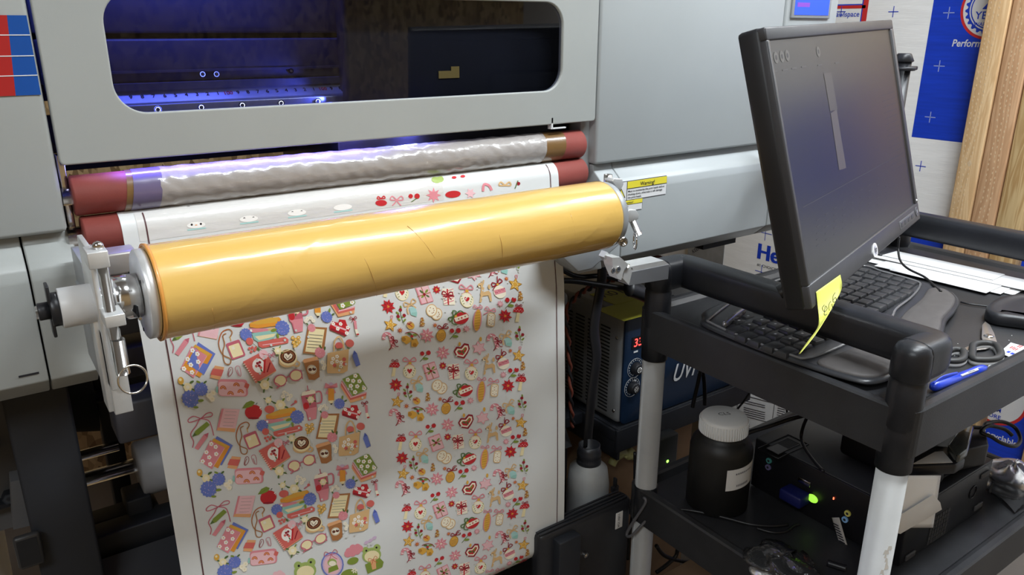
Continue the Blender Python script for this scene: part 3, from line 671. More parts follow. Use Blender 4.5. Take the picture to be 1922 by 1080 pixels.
def lcell():
    A = Art(340, 720, 5.683)
    # bow + crayons
    A.line('dpink', [(205, 375), (130, 350), (75, 385), (90, 415), (205, 375), (270, 320), (325, 315), (320, 350), (205, 375), (160, 450), (100, 540), (130, 620), (120, 685)], 10).line('dpink', [(205, 375), (290, 395), (325, 470), (345, 555)], 10)
    A.poly('green', [(115, 570), (150, 505), (270, 408), (305, 440), (185, 548)]).poly('dgreen', [(115, 570), (140, 525), (165, 550)])
    A.poly('pink', [(140, 690), (240, 545), (292, 525), (280, 575), (180, 710)]).poly('dpink', [(240, 545), (292, 525), (280, 575)])
    # pink notebook
    A.poly('lpink', [(430, 268), (625, 275), (570, 520), (375, 500)]).poly('pink', [(430, 268), (452, 268), (398, 500), (375, 500)]).poly('peach', [(392, 468), (580, 480), (570, 520), (380, 500)])
    for k in range(5): A.line('grey', [(470-k*7, 298+k*38), (590-k*9, 296+k*38+6)], 2.5)
    # apple
    A.ell('red', 770, 305, 92, 78, -8).ell('dred', 770, 370, 60, 12).ell('white', 842, 262, 9).ell('white', 850, 280, 5).line('black', [(795, 225), (812, 205)], 6)
    A.poly('green', [(650, 265), (690, 205), (745, 182), (785, 200), (760, 240), (700, 262)]).line('dgreen', [(655, 262), (770, 200)], 3)
    # lanyard
    A.line('brown', [(700, 490), (725, 440), (690, 412), (620, 450), (585, 560), (620, 660), (700, 700), (690, 750), (640, 740), (625, 640), (645, 560), (630, 480), (665, 455)], 11).line('copper', [(690, 412), (620, 450), (585, 560)], 5)
    A.box('dpink', 755, 605, 150, 165, -22, 15).box('cream', 757, 612, 115, 120, -22, 8).box('ivory', 730, 590, 30, 30, -22).line('gold', [(700, 480), (712, 525)], 7)
    # stacked books pink
    A.poly('blue', [(380, 560), (550, 660), (430, 875), (260, 780)]).poly('orange', [(350, 585), (520, 670), (390, 905), (210, 820)]).poly('gold', [(345, 590), (500, 665), (470, 690), (330, 605)]).poly('pink', [(310, 605), (465, 685), (325, 915), (195, 830)]).line('lpink', [(462, 690), (330, 905)], 4)
    for x, y in ((320, 645), (367, 676), (268, 733), (373, 752), (298, 787), (228, 830), (308, 860)): A.flower(x, y, 24)
    # eraser, clips
    A.poly('peach', [(540, 775), (635, 785), (590, 915), (490, 900)]).poly('coral', [(520, 805), (630, 812), (605, 880), (492, 868)])
    A.line('dred', [(700, 800), (678, 850), (690, 870), (718, 830), (715, 785), (685, 790), (670, 860), (685, 878)], 5).line('dpink', [(765, 800), (790, 860), (805, 850), (790, 770), (755, 768), (750, 800), (780, 862)], 5)
    # pouch
    A.box('pink', 722, 985, 300, 170, -3, 35).box('lpink', 715, 995, 275, 140, -3, 30).box('coral', 862, 955, 45, 50, 20, 10).box('teal', 560, 1015, 22, 60, 5)
    for x, y in ((622, 995), (757, 955), (697, 1045), (800, 1020)):
        for r, c in ((34, 'copper'), (26, 'peach'), (19, 'copper'), (11, 'lpink')): A.poly(c, [(x+r*math.cos(PI+PI*k/8), y+12+r*1.15*math.sin(PI+PI*k/8)) for k in range(9)])
    A.fr(340, 720, 5.683)
    # flower cluster lower left (from the row above, moved one period down)
    A.rose(265, 1010, 45).hydr(398, 1020, 68).hydr(290, 1125, 85).ell('gold', 195, 950, 30, 38).ell('cream', 190, 940, 14)
    A.leaf('green', 372, 950, 24, 20).leaf('dgreen', 440, 948, 22, -40).leaf('green', 395, 1135, 32, -10).leaf('green', 345, 1205, 28, 0).leaf('dgreen', 305, 955, 25, -30)
    for x, y in ((480, 1080), (520, 1050), (510, 1110)): A.flower(x, y, 30, 'ivory', 'cream', 6)
    A.fr(480, 690, 4.908)
    # flowers + books pile
    A.rose(115, 300, 30).rose(225, 345, 48)
    for x, y in ((285, 245), (320, 260), (260, 230), (300, 290), (250, 265)): A.flower(x, y, 20, 'ivory', 'vgrey', 6)
    A.ell('coral', 125, 385, 46, 36).line('dpink', [(320, 350), (375, 315)], 10).ell('coral', 365, 315, 14)
    A.poly('orange', [(90, 440), (230, 385), (350, 365), (372, 385), (330, 440), (160, 475), (95, 470)]).poly('gold', [(95, 435), (230, 385), (350, 368), (330, 410), (160, 445)])
    A.poly('pink', [(82, 480), (250, 470), (255, 490), (160, 515), (85, 512)]).poly('tan', [(250, 470), (330, 445), (320, 490), (255, 492)]).ell('white', 103, 498, 12)
    A.poly('teal', [(110, 520), (300, 480), (335, 500), (300, 550), (170, 595), (125, 570)]).poly('cream', [(135, 545), (320, 505), (300, 535), (170, 575)])
    A.poly('coral', [(160, 590), (400, 528), (428, 548), (425, 578), (200, 638), (165, 625)]).line('lpink', [(200, 612), (390, 572)], 6, False).ell('white', 398, 562, 6)
    A.hydr(378, 455, 62).hydr(58, 535, 52).ell('coral', 88, 590, 32).leaf('green', 302, 480, 30, -20).leaf('green', 335, 525, 24, 80)
    for x, y in ((85, 650), (110, 640), (130, 660), (100, 675), (140, 640)): A.ell('coral', x, y, 13)
    A.line('dgreen', [(110, 600), (190, 660)], 4).leaf('dgreen', 160, 650, 18, 40)
    # tumbler
    A.line('dpink', [(545, 228), (585, 220), (602, 250), (600, 315), (560, 330)], 15).line('pink', [(548, 228), (585, 222), (600, 250), (598, 315), (560, 328)], 5)
    A.poly('ivory', [(418, 255), (425, 225), (520, 200), (548, 215), (548, 238), (425, 262)]).line('dpink', [(472, 165), (480, 212)], 8).line('dpink', [(455, 218), (498, 208)], 6)
    A.poly('dpink', [(415, 262), (545, 238), (560, 360), (545, 470), (480, 490), (460, 410), (440, 390)]).poly('pink', [(442, 385), (562, 360), (555, 470), (490, 488), (470, 410)])
    A.ell('red', 462, 352, 27, 32).rose(505, 295, 32)
    # pencil with bow
    A.poly('orange', [(665, 190), (720, 195), (718, 300), (665, 305)]).poly('cream', [(665, 305), (718, 300), (695, 345)]).poly('black', [(682, 330), (708, 328), (692, 346)])
    A.poly('pink', [(628, 190), (640, 140), (690, 165), (745, 140), (752, 180), (700, 185)]).poly('dpink', [(630, 190), (690, 170), (752, 182), (690, 190)]).poly('pink', [(640, 240), (660, 190), (665, 250)]).poly('pink', [(735, 230), (715, 190), (722, 240)]).ell('lilac', 690, 150, 20, 14)
    # green book stack
    A.poly('peach', [(778, 180), (870, 325), (1010, 285), (1015, 255), (870, 290), (785, 150)]).poly('coral', [(780, 160), (868, 300), (1015, 255), (1018, 225), (880, 265), (790, 120)]).poly('lpink', [(785, 140), (872, 280), (1015, 235), (1015, 228), (875, 268), (790, 130)])
    A.poly('green', [(795, 105), (920, 50), (945, 55), (1025, 190), (1015, 205), (890, 262)]).line('lgreen', [(800, 112), (890, 248), (1012, 205)], 3, False)
    for x, y in ((915, 75), (845, 112), (895, 122), (952, 125), (873, 168), (932, 172), (995, 190), (912, 225)): A.flower(x, y, 21)
    A.hydr(768, 332, 48).leaf('green', 795, 275, 20, -80).leaf('dgreen', 825, 305, 16, -30)
    # red box, lipstick
    A.poly('red', [(790, 410), (815, 365), (868, 375), (875, 345), (930, 345), (942, 385), (970, 415), (925, 485), (850, 460), (792, 440)]).poly('dred', [(792, 440), (850, 460), (925, 485), (935, 465), (800, 420)]).line('lpink', [(830, 400), (935, 430)], 14)
    for x, y in ((822, 385), (887, 382), (860, 425), (948, 408), (937, 455)): A.flower(x, y, 17)
    A.bow('dred', 1000, 330, 48, -10, 6).poly('pink', [(1000, 345), (1025, 345), (1030, 415), (1008, 418)]).poly('ivory', [(1008, 418), (1030, 415), (1048, 460), (1022, 470)]).poly('red', [(1020, 455), (1042, 450), (1046, 462), (1024, 468)])
    # clipboard
    A.poly('brown', [(600, 425), (768, 422), (740, 590), (700, 660), (550, 655)]).poly('cream', [(612, 440), (745, 440), (715, 590), (680, 645), (570, 640)])
    for k in range(5): A.line('grey', [(607-k*5, 492+k*27), (728-k*5, 492+k*27)], 4, False)
    A.hydr(632, 435, 34, 'pink', 'lpink').hydr(700, 640, 46, 'pink', 'lpink').leaf('dgreen', 705, 590, 18, 60).leaf('dgreen', 742, 600, 18, 100).leaf('dgreen', 595, 405, 14, 60)
    for x, y in ((600, 360), (630, 350), (650, 372), (585, 380)): A.flower(x, y, 18, 'ivory', 'vgrey', 6)
    # gold sprig
    for x, y in ((490, 545), (515, 525), (470, 570), (500, 580), (465, 530), (520, 560), (480, 600)): A.flower(x, y, 17, 'gold', 'ivory', 5)
    A.line('dgreen', [(495, 560), (470, 630)], 4)
    # tote bag
    A.line('tan', [(822, 620), (830, 530), (868, 490), (900, 530), (910, 600)], 13).poly('tan', [(765, 640), (955, 590), (942, 780), (900, 805), (765, 815), (758, 790)])
    A.ell('coral', 868, 568, 34, 30).ell('coral', 962, 540, 38, 34).line('dgreen', [(850, 600), (890, 590)], 7).line('dgreen', [(935, 580), (960, 590)], 7)
    for i, (x, y) in enumerate(((815, 685), (850, 663), (805, 720), (850, 705), (885, 712), (912, 683), (828, 742), (915, 722), (882, 745))): (A.flower(x, y, 17) if i not in (5, 6, 7) else A.ell('coral', x, y, 17))
    for k in range(6): A.line('dgreen', [(835+k*10, 740), (820+k*16, 768)], 3)
    # crayon blue
    A.poly('blue', [(985, 655), (988, 640), (1000, 598), (1025, 625), (1055, 720), (1018, 740)]).poly('dblue', [(988, 640), (1000, 598), (1025, 625)]).line('dblue', [(1018, 735), (1052, 718)], 6)
    # notebook with flowers
    A.poly('coral', [(22, 765), (170, 680), (240, 690), (315, 820), (135, 945)]).line('peach', [(135, 940), (312, 825)], 6, False).ell('white', 160, 790, 55, 62)
    for k in range(9): A.line('ivory', [(26+k*12, 790+k*17), (44+k*12, 782+k*17)], 5, False)
    for x, y in ((150, 770), (170, 760), (140, 795), (165, 790), (180, 805)): A.ell('dred' if x % 4 else 'coral', x, y, 13)
    A.line('red', [(215, 730), (208, 850)], 17, False).line('dred', [(262, 755), (235, 840)], 11, False).hydr(205, 690, 40, 'lpink').bow('dpink', 275, 690, 45, -15, 6).leaf('dgreen', 185, 830, 15, 60)
    # coffee cup
    A.ell('tan', 415, 735, 78, 52, -10).line('tan', [(470, 720), (515, 740), (505, 770), (455, 765)], 16).ell('cream', 418, 700, 80, 72, -12).ell('dbrown', 418, 692, 70, 60, -12).ell('brown', 418, 692, 56, 46, -12).ell('dbrown', 418, 692, 50, 40, -12)
    A.poly('ivory', [(412, 728), (382, 700), (385, 672), (405, 665), (420, 680), (440, 662), (458, 675), (452, 700)]).line('dbrown', [(395, 685), (415, 712), (442, 680)], 5)
    A.rose(330, 650, 32)
    # takeaway cup
    A.poly('brown', [(555, 735), (690, 705), (695, 850), (650, 880), (600, 880)]).poly('peach', [(545, 720), (560, 705), (670, 675), (690, 700), (560, 740)]).ell('ivory', 628, 790, 42, 40).ell('dbrown', 628, 790, 38, 36).ell('ivory', 628, 790, 35, 33).ell('dbrown', 612, 792, 16, 14).ell('dbrown', 646, 785, 16, 14)
    for x, y in ((720, 720), (740, 745), (730, 770)): A.flower(x, y, 18, 'ivory', 'vgrey', 6)
    # glasses
    A.ell('dpink', 350, 905, 60, 52, -25).ell('cream', 350, 905, 50, 42, -25).ell('dpink', 487, 850, 60, 50, -25).ell('cream', 487, 850, 50, 40, -25).line('dpink', [(400, 875), (435, 862)], 9, False).line('dpink', [(300, 925), (345, 950), (315, 975)], 9).line('dpink', [(530, 800), (545, 880)], 9)
    A.rose(215, 950, 44)
    for k in range(26):
        rnd = random.Random(k); A.ell('vgrey', 40+rnd.random()*980, 160+rnd.random()*820, 11)
    return A.P
def rcell():
    A = Art(720, 600, 6)
    def mush(x, y):
        A.poly('cream', [(x-15, y+40), (x+18, y+40), (x+5, y+140), (x-35, y+140)]).poly('red', [(x-60, y+35), (x-45, y-5), (x, y-25), (x+50, y-15), (x+62, y+20), (x+40, y+42)]).bow('dred', x+5, y-30, 55, 0, 7, 0)
        for k in range(6): A.ell('lpink', x-40+k*16, y+8+(k % 2)*14, 5)
    def pois(x, y, r, c='red', d='dred'):
        A.star(c, x, y, r, r*.55, 8, 10).star(d, x, y, r*.8, r*.3, 8, 30).star(c, x, y, r*.7, r*.3, 8, 8)
        for k in range(3): A.ell('gold' if c == 'red' else 'ivory', x+8*math.cos(k*2.1), y+8*math.sin(k*2.1), 7)
    def baub(x, y):
        A.bow('pink', x, y-110, 115, 0, 12).ell('gold', x+5, y-90, 18, 16).ell('cream', x, y+5, 72, 78).ell('ivory', x, y+5, 62, 68)
        A.poly('red', [(x, y+30), (x-28, y-5), (x-22, y-25), (x-8, y-24), (x, y-12), (x+12, y-28), (x+30, y-20), (x+26, y)])
        for sx in (-1, 1):
            for k in range(4): A.leaf('green', x+sx*(35+k*8), y+45-k*25, 10, 60*sx)
    def berr(x, y): A.line('dgreen', [(x-55, y+80), (x-10, y+25), (x+30, y-10)], 6).ell('red', x-32, y-12, 24).ell('red', x+38, y-20, 26).leaf('green', x+5, y+45, 34, 0).ell('dred', x-30, y-30, 8).ell('dred', x+45, y-40, 8)
    def sprig(x, y):
        A.line('dgreen', [(x+35, y+100), (x+5, y+20), (x, y-90)], 6)
        for dx, dy, rt in ((-32, -15, 40), (30, 15, -40), (-20, 50, 40), (40, 55, -50), (5, -75, 80)): A.leaf('green', x+dx, y+dy, 22, rt)
        for dx, dy in ((0, -50), (-28, 20), (38, 5)): A.ell('dred', x+dx, y+dy, 18)
    def mitt(x, y): A.poly('lblue', [(x-25, y+15), (x+40, y-10), (x+60, y+60), (x+50, y+100), (x-10, y+85)]).poly('teal', [(x, y+60), (x+55, y+50), (x+50, y+100), (x-10, y+85)]).line('tan', [(x+50, y+10), (x, y-20), (x-45, y+20), (x-35, y+80)], 14).bow('tan', x-10, y-25, 110, -25, 12, 0)
    def cook(x, y):
        for cx, cy in ((x+55, y+35), (x, y)):
            A.ell('tan', cx, cy, 58, 68, 30).ell('ivory', cx, cy, 48, 58, 30)
            for k in range(6): A.ell('brown', cx+26*math.cos(k*1.4), cy+30*math.sin(k*1.4), 6)
    def starc(x, y):
        A.star('dgold', x, y, 78, 36, 5, -80).star('gold', x, y, 66, 30, 5, -80)
        for k in range(8): A.ell('cream', x+28*math.cos(k*.8), y+28*math.sin(k*.8), 6)
        A.line('pink', [(x+15, y-60), (x+5, y-95), (x+30, y-95), (x+20, y-60)], 7)
    def anise(x, y, r=38): A.star('copper', x, y, r, r*.35, 8, 10).ell('gold', x, y, r*.2)
    def scook(x, y): A.ell('tan', x, y, 45, 42, 30).ell('gold', x+5, y+5, 34, 32).line('red', [(x-35, y-25), (x+20, y+15)], 9, False).bow('dred', x-10, y-15, 40, -30, 6, 0)
    def cone(x, y):
        for k in range(5): A.ell('dgold' if k % 2 else 'brown', x-2+(k % 2)*5, y-38+k*19, 16+4*min(k, 3), 10, -8)
        for k in range(4): A.ell('cream', x-12+(k % 2)*20, y-20+k*18, 6)
    def pine(x, y):
        A.ell('dgold', x, y+15, 52, 68, 15).ell('gold', x, y+15, 44, 58, 15)
        for k in range(4): A.line('brown', [(x-35, y-10+k*18), (x-12, y+6+k*18), (x+12, y-10+k*18), (x+35, y+2+k*18)], 5, False)
        A.bow('dred', x+20, y-60, 90, -5, 10, 0).line('dred', [(x+15, y-60), (x+40, y-110), (x+75, y-110)], 9)
    def cane(x, y):
        A.line('pink', [(x-60, y+10), (x-50, y-45), (x, y-50), (x+20, y), (x+45, y+95)], 36)
        for k, (u, v) in enumerate(((-58, -10), (-30, -55), (8, -38), (22, 10), (35, 50), (45, 85))): A.line('white', [(x+u-14, y+v-4), (x+u+14, y+v+8)], 9, False)
        A.bow('dred', x+50, y+10, 65, 40, 10).line('dred', [(x+40, y+30), (x+20, y+90), (x+0, y+120)], 9).line('dred', [(x+50, y+30), (x+70, y+70), (x+100, y+75)], 9)
    def bells(x, y):
        A.poly('gold', [(x-100, y-20), (x-50, y-35), (x, y-10), (x-5, y+30), (x-50, y+60), (x-100, y+25)]).poly('gold', [(x, y+5), (x+60, y-10), (x+85, y+40), (x+60, y+80), (x+5, y+80)])
        A.ell('dgold', x-78, y+5, 22).ell('dgold', x+40, y+60, 22).ell('red', x+10, y-30, 16).leaf('dgreen', x-15, y-55, 28, 20).leaf('green', x+45, y-50, 30, -10).leaf('dgreen', x+15, y-5, 18, 60).line('dred', [(x-60, y-60), (x, y-75), (x+60, y-60), (x+95, y-20)], 8)
    def gift(x, y): A.box('pink', x, y, 145, 185, -18, 6).box('lpink', x+5, y, 125, 165, -18, 6).line('brown', [(x-35, y-85), (x+30, y+85)], 9, False).line('brown', [(x-75, y+30), (x+65, y-25)], 9, False).leaf('dgreen', x-30, y-25, 26, 40).leaf('green', x+25, y-35, 26, -50).leaf('dgreen', x+35, y+15, 22, 30).leaf('green', x-20, y+25, 22, -40).ell('dred', x, y, 16)
    def sgift(x, y):
        A.box('ivory', x, y, 125, 170, -5, 4)
        for k in range(5): A.line('pink', [(x-55, y-40+k*30), (x+55, y-85+k*30)], 9, False)
        A.line('dred', [(x-60, y), (x+62, y-10)], 16, False).line('red', [(x-10, y-80), (x-5, y+85)], 15, False).bow('dred', x-10, y-20, 90, 0, 12)
    def orn(x, y):
        A.ell('red', x, y, 85, 62, -25).poly('ivory', [(x-80, y+5), (x+60, y-50), (x+82, y-15), (x-60, y+45)]).ell('dred', x-30, y+10, 8).ell('red', x+3, y-3, 10).ell('dred', x+40, y-20, 8)
        A.bow('dgreen', x-85, y-10, 100, -60, 12, 0).line('dgreen', [(x-80, y-10), (x-20, y-75), (x+30, y-55)], 12).line('dgreen', [(x-85, y-10), (x-100, y+60), (x-50, y+75)], 12).ell('gold', x-60, y-15, 14)
    def corn(x, y):
        A.ell('pink', x, y, 46, 120, 6).ell('gold', x, y, 34, 118, 6)
        for k in range(7): A.line('dgold', [(x-28, y-75+k*28), (x+28, y-85+k*28)], 5, False)
        A.bow('pink', x+5, y-130, 75, 0, 9, 0)
    def tagc(x, y):
        A.box('tan', x, y, 85, 145, 5, 25).box('ivory', x, y, 68, 126, 5, 20)
        for k in range(9): A.ell('brown', x-20+(k % 3)*20, y-45+(k//3)*42+(k % 2)*12, 5)
        A.bow('pink', x-10, y-95, 90, 10, 10, 0).line('pink', [(x-20, y-85), (x-85, y-50)], 9)
    def heart(x, y): A.poly('dred', [(x+30, y+90), (x-60, y+70), (x-90, y+10), (x-60, y-45), (x-10, y-40), (x+30, y-85), (x+80, y-75), (x+92, y-20), (x+70, y+30)]).poly('ivory', [(x+20, y+70), (x-50, y+55), (x-72, y+10), (x-48, y-25), (x, y-20), (x+35, y-62), (x+70, y-55), (x+76, y-15), (x+55, y+25)]).poly('red', [(x+15, y+52), (x-35, y+42), (x-52, y+10), (x-35, y-8), (x+5, y-5), (x+38, y-42), (x+58, y-35), (x+60, y-12), (x+42, y+18)]).leaf('dgreen', x-20, y+10, 24, 30).leaf('green', x+30, y-15, 22, -50).leaf('dgreen', x+20, y+20, 22, 60).ell('gold', x-22, y-75, 14, 24)
    def pstar(x, y): A.star('pink', x, y, 82, 48, 6, 20).star('lpink', x, y, 72, 42, 6, 20).ell('gold', x+20, y-100, 14, 26)
    def deer(x, y):
        A.poly('tan', [(x-55, y+20), (x+40, y-15), (x+65, y+10), (x+70, y+95), (x+50, y+95), (x+35, y+35), (x-25, y+45), (x-45, y+115), (x-65, y+115), (x-50, y+40)]).poly('tan', [(x-50, y+25), (x-35, y-60), (x-5, y-40), (x-20, y+20)]).ell('tan', x-45, y-65, 30, 24, -20).poly('tan', [(x-25, y-80), (x-15, y-125), (x, y-120), (x-10, y-75)]).poly('tan', [(x-35, y-80), (x-38, y-115), (x-25, y-100)]).ell('tan', x+48, y-55, 14, 26).ell('black', x-50, y-58, 7).ell('black', x-78, y-52, 6).ell('ivory', x-58, y-48, 10)
    def ball(x, y):
        A.ell('ivory', x, y+15, 68, 66).poly('pink', [(x-65, y+5), (x+55, y-35), (x+66, y+10), (x-50, y+50)]).bow('dred', x-20, y-65, 100, -30, 11, 0).line('dred', [(x-20, y-65), (x-20, y-150)], 9).line('dred', [(x-25, y-65), (x-75, y)], 9).ell('gold', x-20, y-62, 13)
        for k in range(7): A.ell('dred', x-45+k*16, y+22-k*8+(k % 2)*8, 5)
    def pf(x, y): A.star('pink', x, y, 42, 20, 8).star('lpink', x, y, 26, 12, 8)
    # left part (view scale of the first rectified patch)
    mush(120, 500); baub(290, 580); berr(465, 395); pois(665, 375, 82, 'pink', 'lpink'); pois(665, 520, 48); gift(530, 580); sgift(790, 585); pois(135, 735, 80); sprig(265, 810); mitt(385, 720); cook(600, 740)
    starc(150, 925); anise(255, 975); scook(368, 915); cone(495, 870); anise(635, 895, 32); cane(135, 1075); bells(372, 1060); pois(545, 1010, 82, 'pink', 'lpink'); pine(700, 985); berr(850, 955)
    A.fr(850, 580, 6)
    heart(95, 470); pstar(290, 440); cane(455, 350); mitt(605, 325); sprig(745, 285); anise(645, 470, 30); starc(735, 525); cone(785, 640); baub(205, 720); deer(405, 625); ball(565, 600); pf(565, 740); berr(675, 705); mush(762, 780); pois(618, 865, 78); tagc(465, 915); corn(315, 930); orn(140, 920); pf(195, 1030)
    for k in range(40):
        rnd = random.Random(k+50); A.ell('vgrey', -100+rnd.random()*950, 250+rnd.random()*800, 9)
    return A.P
def place_art(b, P, dx, dz, zlo, zhi, base=.0006):
    for i, it in enumerate(P):
        c = it[0]; off = base+i*.0000016
        zs = [q[1]+dz for r in it[1:] for q in r]
        if min(zs) < zlo or max(zs) > zhi: continue
        b.use(PM[c])
        if len(it) == 3:
            L, R = it[1], it[2]; vs = [SF(x+dx, z+dz, off) for x, z in L]+[SF(x+dx, z+dz, off) for x, z in R]; n = len(L)
            b._add(vs, [(k, k+1, n+k+1, n+k) for k in range(n-1)])
        else: b._add([SF(x+dx, z+dz, off) for x, z in it[1]], [tuple(range(len(it[1])))])
PL = lcell(); PR = rcell()
a2, a3 = inv(475, 775), inv(503, 935); dzL = a2[1]-a3[1]; dxL = a3[0]-a2[0]
r2, r3 = inv(742, 722), inv(754, 852); r4 = inv(764, 988); dzR = (r2[1]-r4[1])/2; dxR = (r4[0]-r2[0])/2
print('cell', dzL, dxL, dzR, dxR)
b = B()
for k in (-1, 0, 1, 2): place_art(b, PL, -dxL*k, dzL*k, inv(520, 1010)[1]-.075, 1.09)
b.build('sticker_print', None, bn)
b = B()
for k in range(-4, 4): place_art(b, PR, -dxR*k, dzR*k, .464, 1.14)
b.build('festive_print', None, bn)
# frogs and clouds on the last row
A = Art(500, 980, 8.008)
def frog(x, y, s, body=True):
    A.ell('fgreen', x, y, 170*s, 135*s, -15).ell('fgreen', x-105*s, y-85*s, 62*s).ell('fgreen', x+95*s, y-135*s, 62*s).ell('cream', x+5*s, y+20*s, 135*s, 95*s, -15).ell('black', x-95*s, y-80*s, 18*s).ell('black', x+85*s, y-135*s, 18*s).line('black', [(x-20*s, y-85*s), (x, y-70*s), (x+18*s, y-90*s)], 5)
    A.ell('cream', x, y+10*s, 130*s, 90*s, -15)
frog(580, 740, 1); frog(1580, 500, .85)
A.poly('green', [(1480, 640), (1700, 540), (1760, 600), (1740, 680), (1520, 780)]).poly('peach', [(1560, 590), (1640, 570), (1650, 700), (1590, 720)]).bow('copper', 1600, 570, 110, -20, 8)
for x, y in ((1240, 440), (1300, 390), (1370, 380), (1360, 440), (1290, 470), (1220, 480), (1400, 400)): A.ell('pink', x, y, 52)
for x, y in ((1500, 310), (1560, 280), (1620, 240)): A.ell('lilac', x, y, 38, 24, -30)
A.ell('blue', 990, 640, 170, 190).ell('lilac', 990, 640, 150, 170).ell('lpink', 990, 645, 125, 145).ell('fgreen', 985, 610, 70, 60).ell('ivory', 990, 625, 55, 40).poly('green', [(930, 690), (1060, 640), (1085, 710), (930, 770)]).bow('dpink', 970, 490, 160, -15, 10)
A.ell('green', 1298, 585, 88, 52, -18).ell('green', 1240, 800, 130, 90, -15)
for k in range(7): A.ell('ivory', 1320+30*math.cos(k), 730+26*math.sin(k), 20, 9, k*57)
for x, y in ((140, 790), (200, 770), (240, 800)): A.ell('lpink', x, y, 45)
b = B(); place_art(b, A.P, 0, 0, .464, 1.0); b.build('frog_print', None, bn)
# top strip over the lower roller
A = Art(340, 290, 2.746)
for x, y in ((77, 360), (348, 328), (596, 296), (832, 268)):
    A.ell('white', x, y+4, 48, 16, -5).ell('black', x-23, y+2, 6).ell('black', x+24, y-2, 6).ell('peach', x, y+5, 7, 4).line('lblue', [(x-45, y+30), (x+50, y+18)], 7, False)
for x, y in ((30, 262), (312, 224), (568, 196), (798, 168)): A.ell('black', x, y, 7, 4)
for x, y, c in ((1030, 155, 'fgreen'), (1265, 130, 'fgreen'), (1320, 128, 'fgreen'), (1568, 85, 'fgreen'), (1680, 72, 'fgreen'), (990, 150, 'lpink'), (1610, 80, 'lpink')): A.ell(c, x, y, 32, 20)
for x, y in ((1405, 118), (1450, 112), (1400, 95), (1440, 90)): A.ell('red', x, y, 13, 7)
A.bow('red', 1030, 228, 32, -5, 6, 0).ell('red', 1030, 250, 30, 16).bow('pink', 1110, 235, 52, 0, 6).ell('red', 1182, 215, 12).ell('red', 1215, 215, 14).line('dgreen', [(1185, 245), (1215, 225)], 4, False).star('pink', 1300, 210, 40, 20, 8).ell('red', 1400, 205, 40, 18, -5).ell('ivory', 1400, 208, 26, 10).star('lpink', 1490, 200, 28, 15, 6).line('pink', [(1555, 190), (1560, 155), (1585, 160), (1600, 185)], 13).bow('tan', 1668, 160, 48, 0, 7, 0).line('dgreen', [(1720, 175), (1735, 135)], 5, False).ell('dred', 1738, 150, 9)
b = B()
P = [(it[0],)+tuple([(min(q[0], XB1), q[1]) for q in r] for r in it[1:]) for it in A.P]
place_art(b, P, 0, 0, 1.11, RZL+.0235); b.build('upper_print', None, bn)
# ================================================================ UTILITY CART
ct = thing('utility_cart', 'black plastic two-shelf utility cart with grey aluminium corner posts', 'cart', (1.35, .68, 0))
X0, X1, Y0, Y1 = .935, 1.765, .43, .935
PXl, PXr, PYn, PYf = .957, 1.742, .455, .905
def tray(zt, zb, nm, deep, X1=X1):
    b = B()
    pts = rrect(X0, X1, Y0, Y1, .025, 6)
    b.sm = True
    # outer skirt
    n = len(pts); vs = []
    rings = [(0, zb), (0, zt-.003), (.003, zt), (.012, zt), (.018, zt-.002), (.026, zt-deep), (.03, zt-deep)]
    def inset(d): return rrect(X0+d, X1-d, Y0+d, Y1-d, max(.004, .025-d*.6), 6)
    for d, z in rings: vs += [(x, y, z) for x, y in inset(d)]
    fs = []
    for i in range(len(rings)-1):
        for k in range(n): fs.append((i*n+k, i*n+(k+1) % n, (i+1)*n+(k+1) % n, (i+1)*n+k))
    fs.append(tuple((len(rings)-1)*n+k for k in range(n)))
    b._add(vs, fs)
    # underside with inner skirt thickness
    vs = []
    for d, z in ((0, zb), (.006, zb), (.006, zt-deep-.006)): vs += [(x, y, z) for x, y in inset(d)]
    fs = [(i*n+k, (i+1)*n+k, (i+1)*n+(k+1) % n, i*n+(k+1) % n) for i in range(2) for k in range(n)]; fs.append(tuple(2*n+k for k in range(n))[::-1])
    b._add(vs, fs); bmesh.ops.remove_doubles(b.bm, verts=b.bm.verts[:], dist=1e-5)
    return b.build(nm, TRAYM, ct)
TZ = .924; LZ = .560
tray(.932, .862, 'upper_tray', .008)
tray(.573, .500, 'lower_tray', .013, 1.622)
for y in (PYn, PYf): B().use(CARTM).box((1.612, y-.018, .51), (PXr-.01, y+.018, .56), .004).build('tray_bracket', None, ct)
for x in (PXl, PXr):
    for y in (PYn, PYf):
        pst = B().cyl((x, y, .10), (x, y, .90), .0205, n=40).build('post', POSTM, ct)
        b = B().use(CARTM).lathe([(.0215, 0), (.0235, .001), (.0235, .06), (.0228, .062), (.0228, .066), (.0235, .068), (.0232, .128), (.0222, .13), (.0222, .134), (.0238, .136), (.0242, .16)], (x, y, .835), ZV, 40)
        b.build('post_sleeve', None, pst)
        B().use(CARTM).lathe([(.0212, 0), (.0232, .001), (.0232, .070), (.0212, .071)], (x, y, .502), ZV, 40).build('lower_sleeve', None, pst)
        b = B().use(BLACK).cyl((x, y, .02), (x, y, .11), .018).use(CARTM).cyl((x-.018, y, .055), (x+.018, y, .055), .055, n=36, bev=.006); b.build('caster', None, pst)
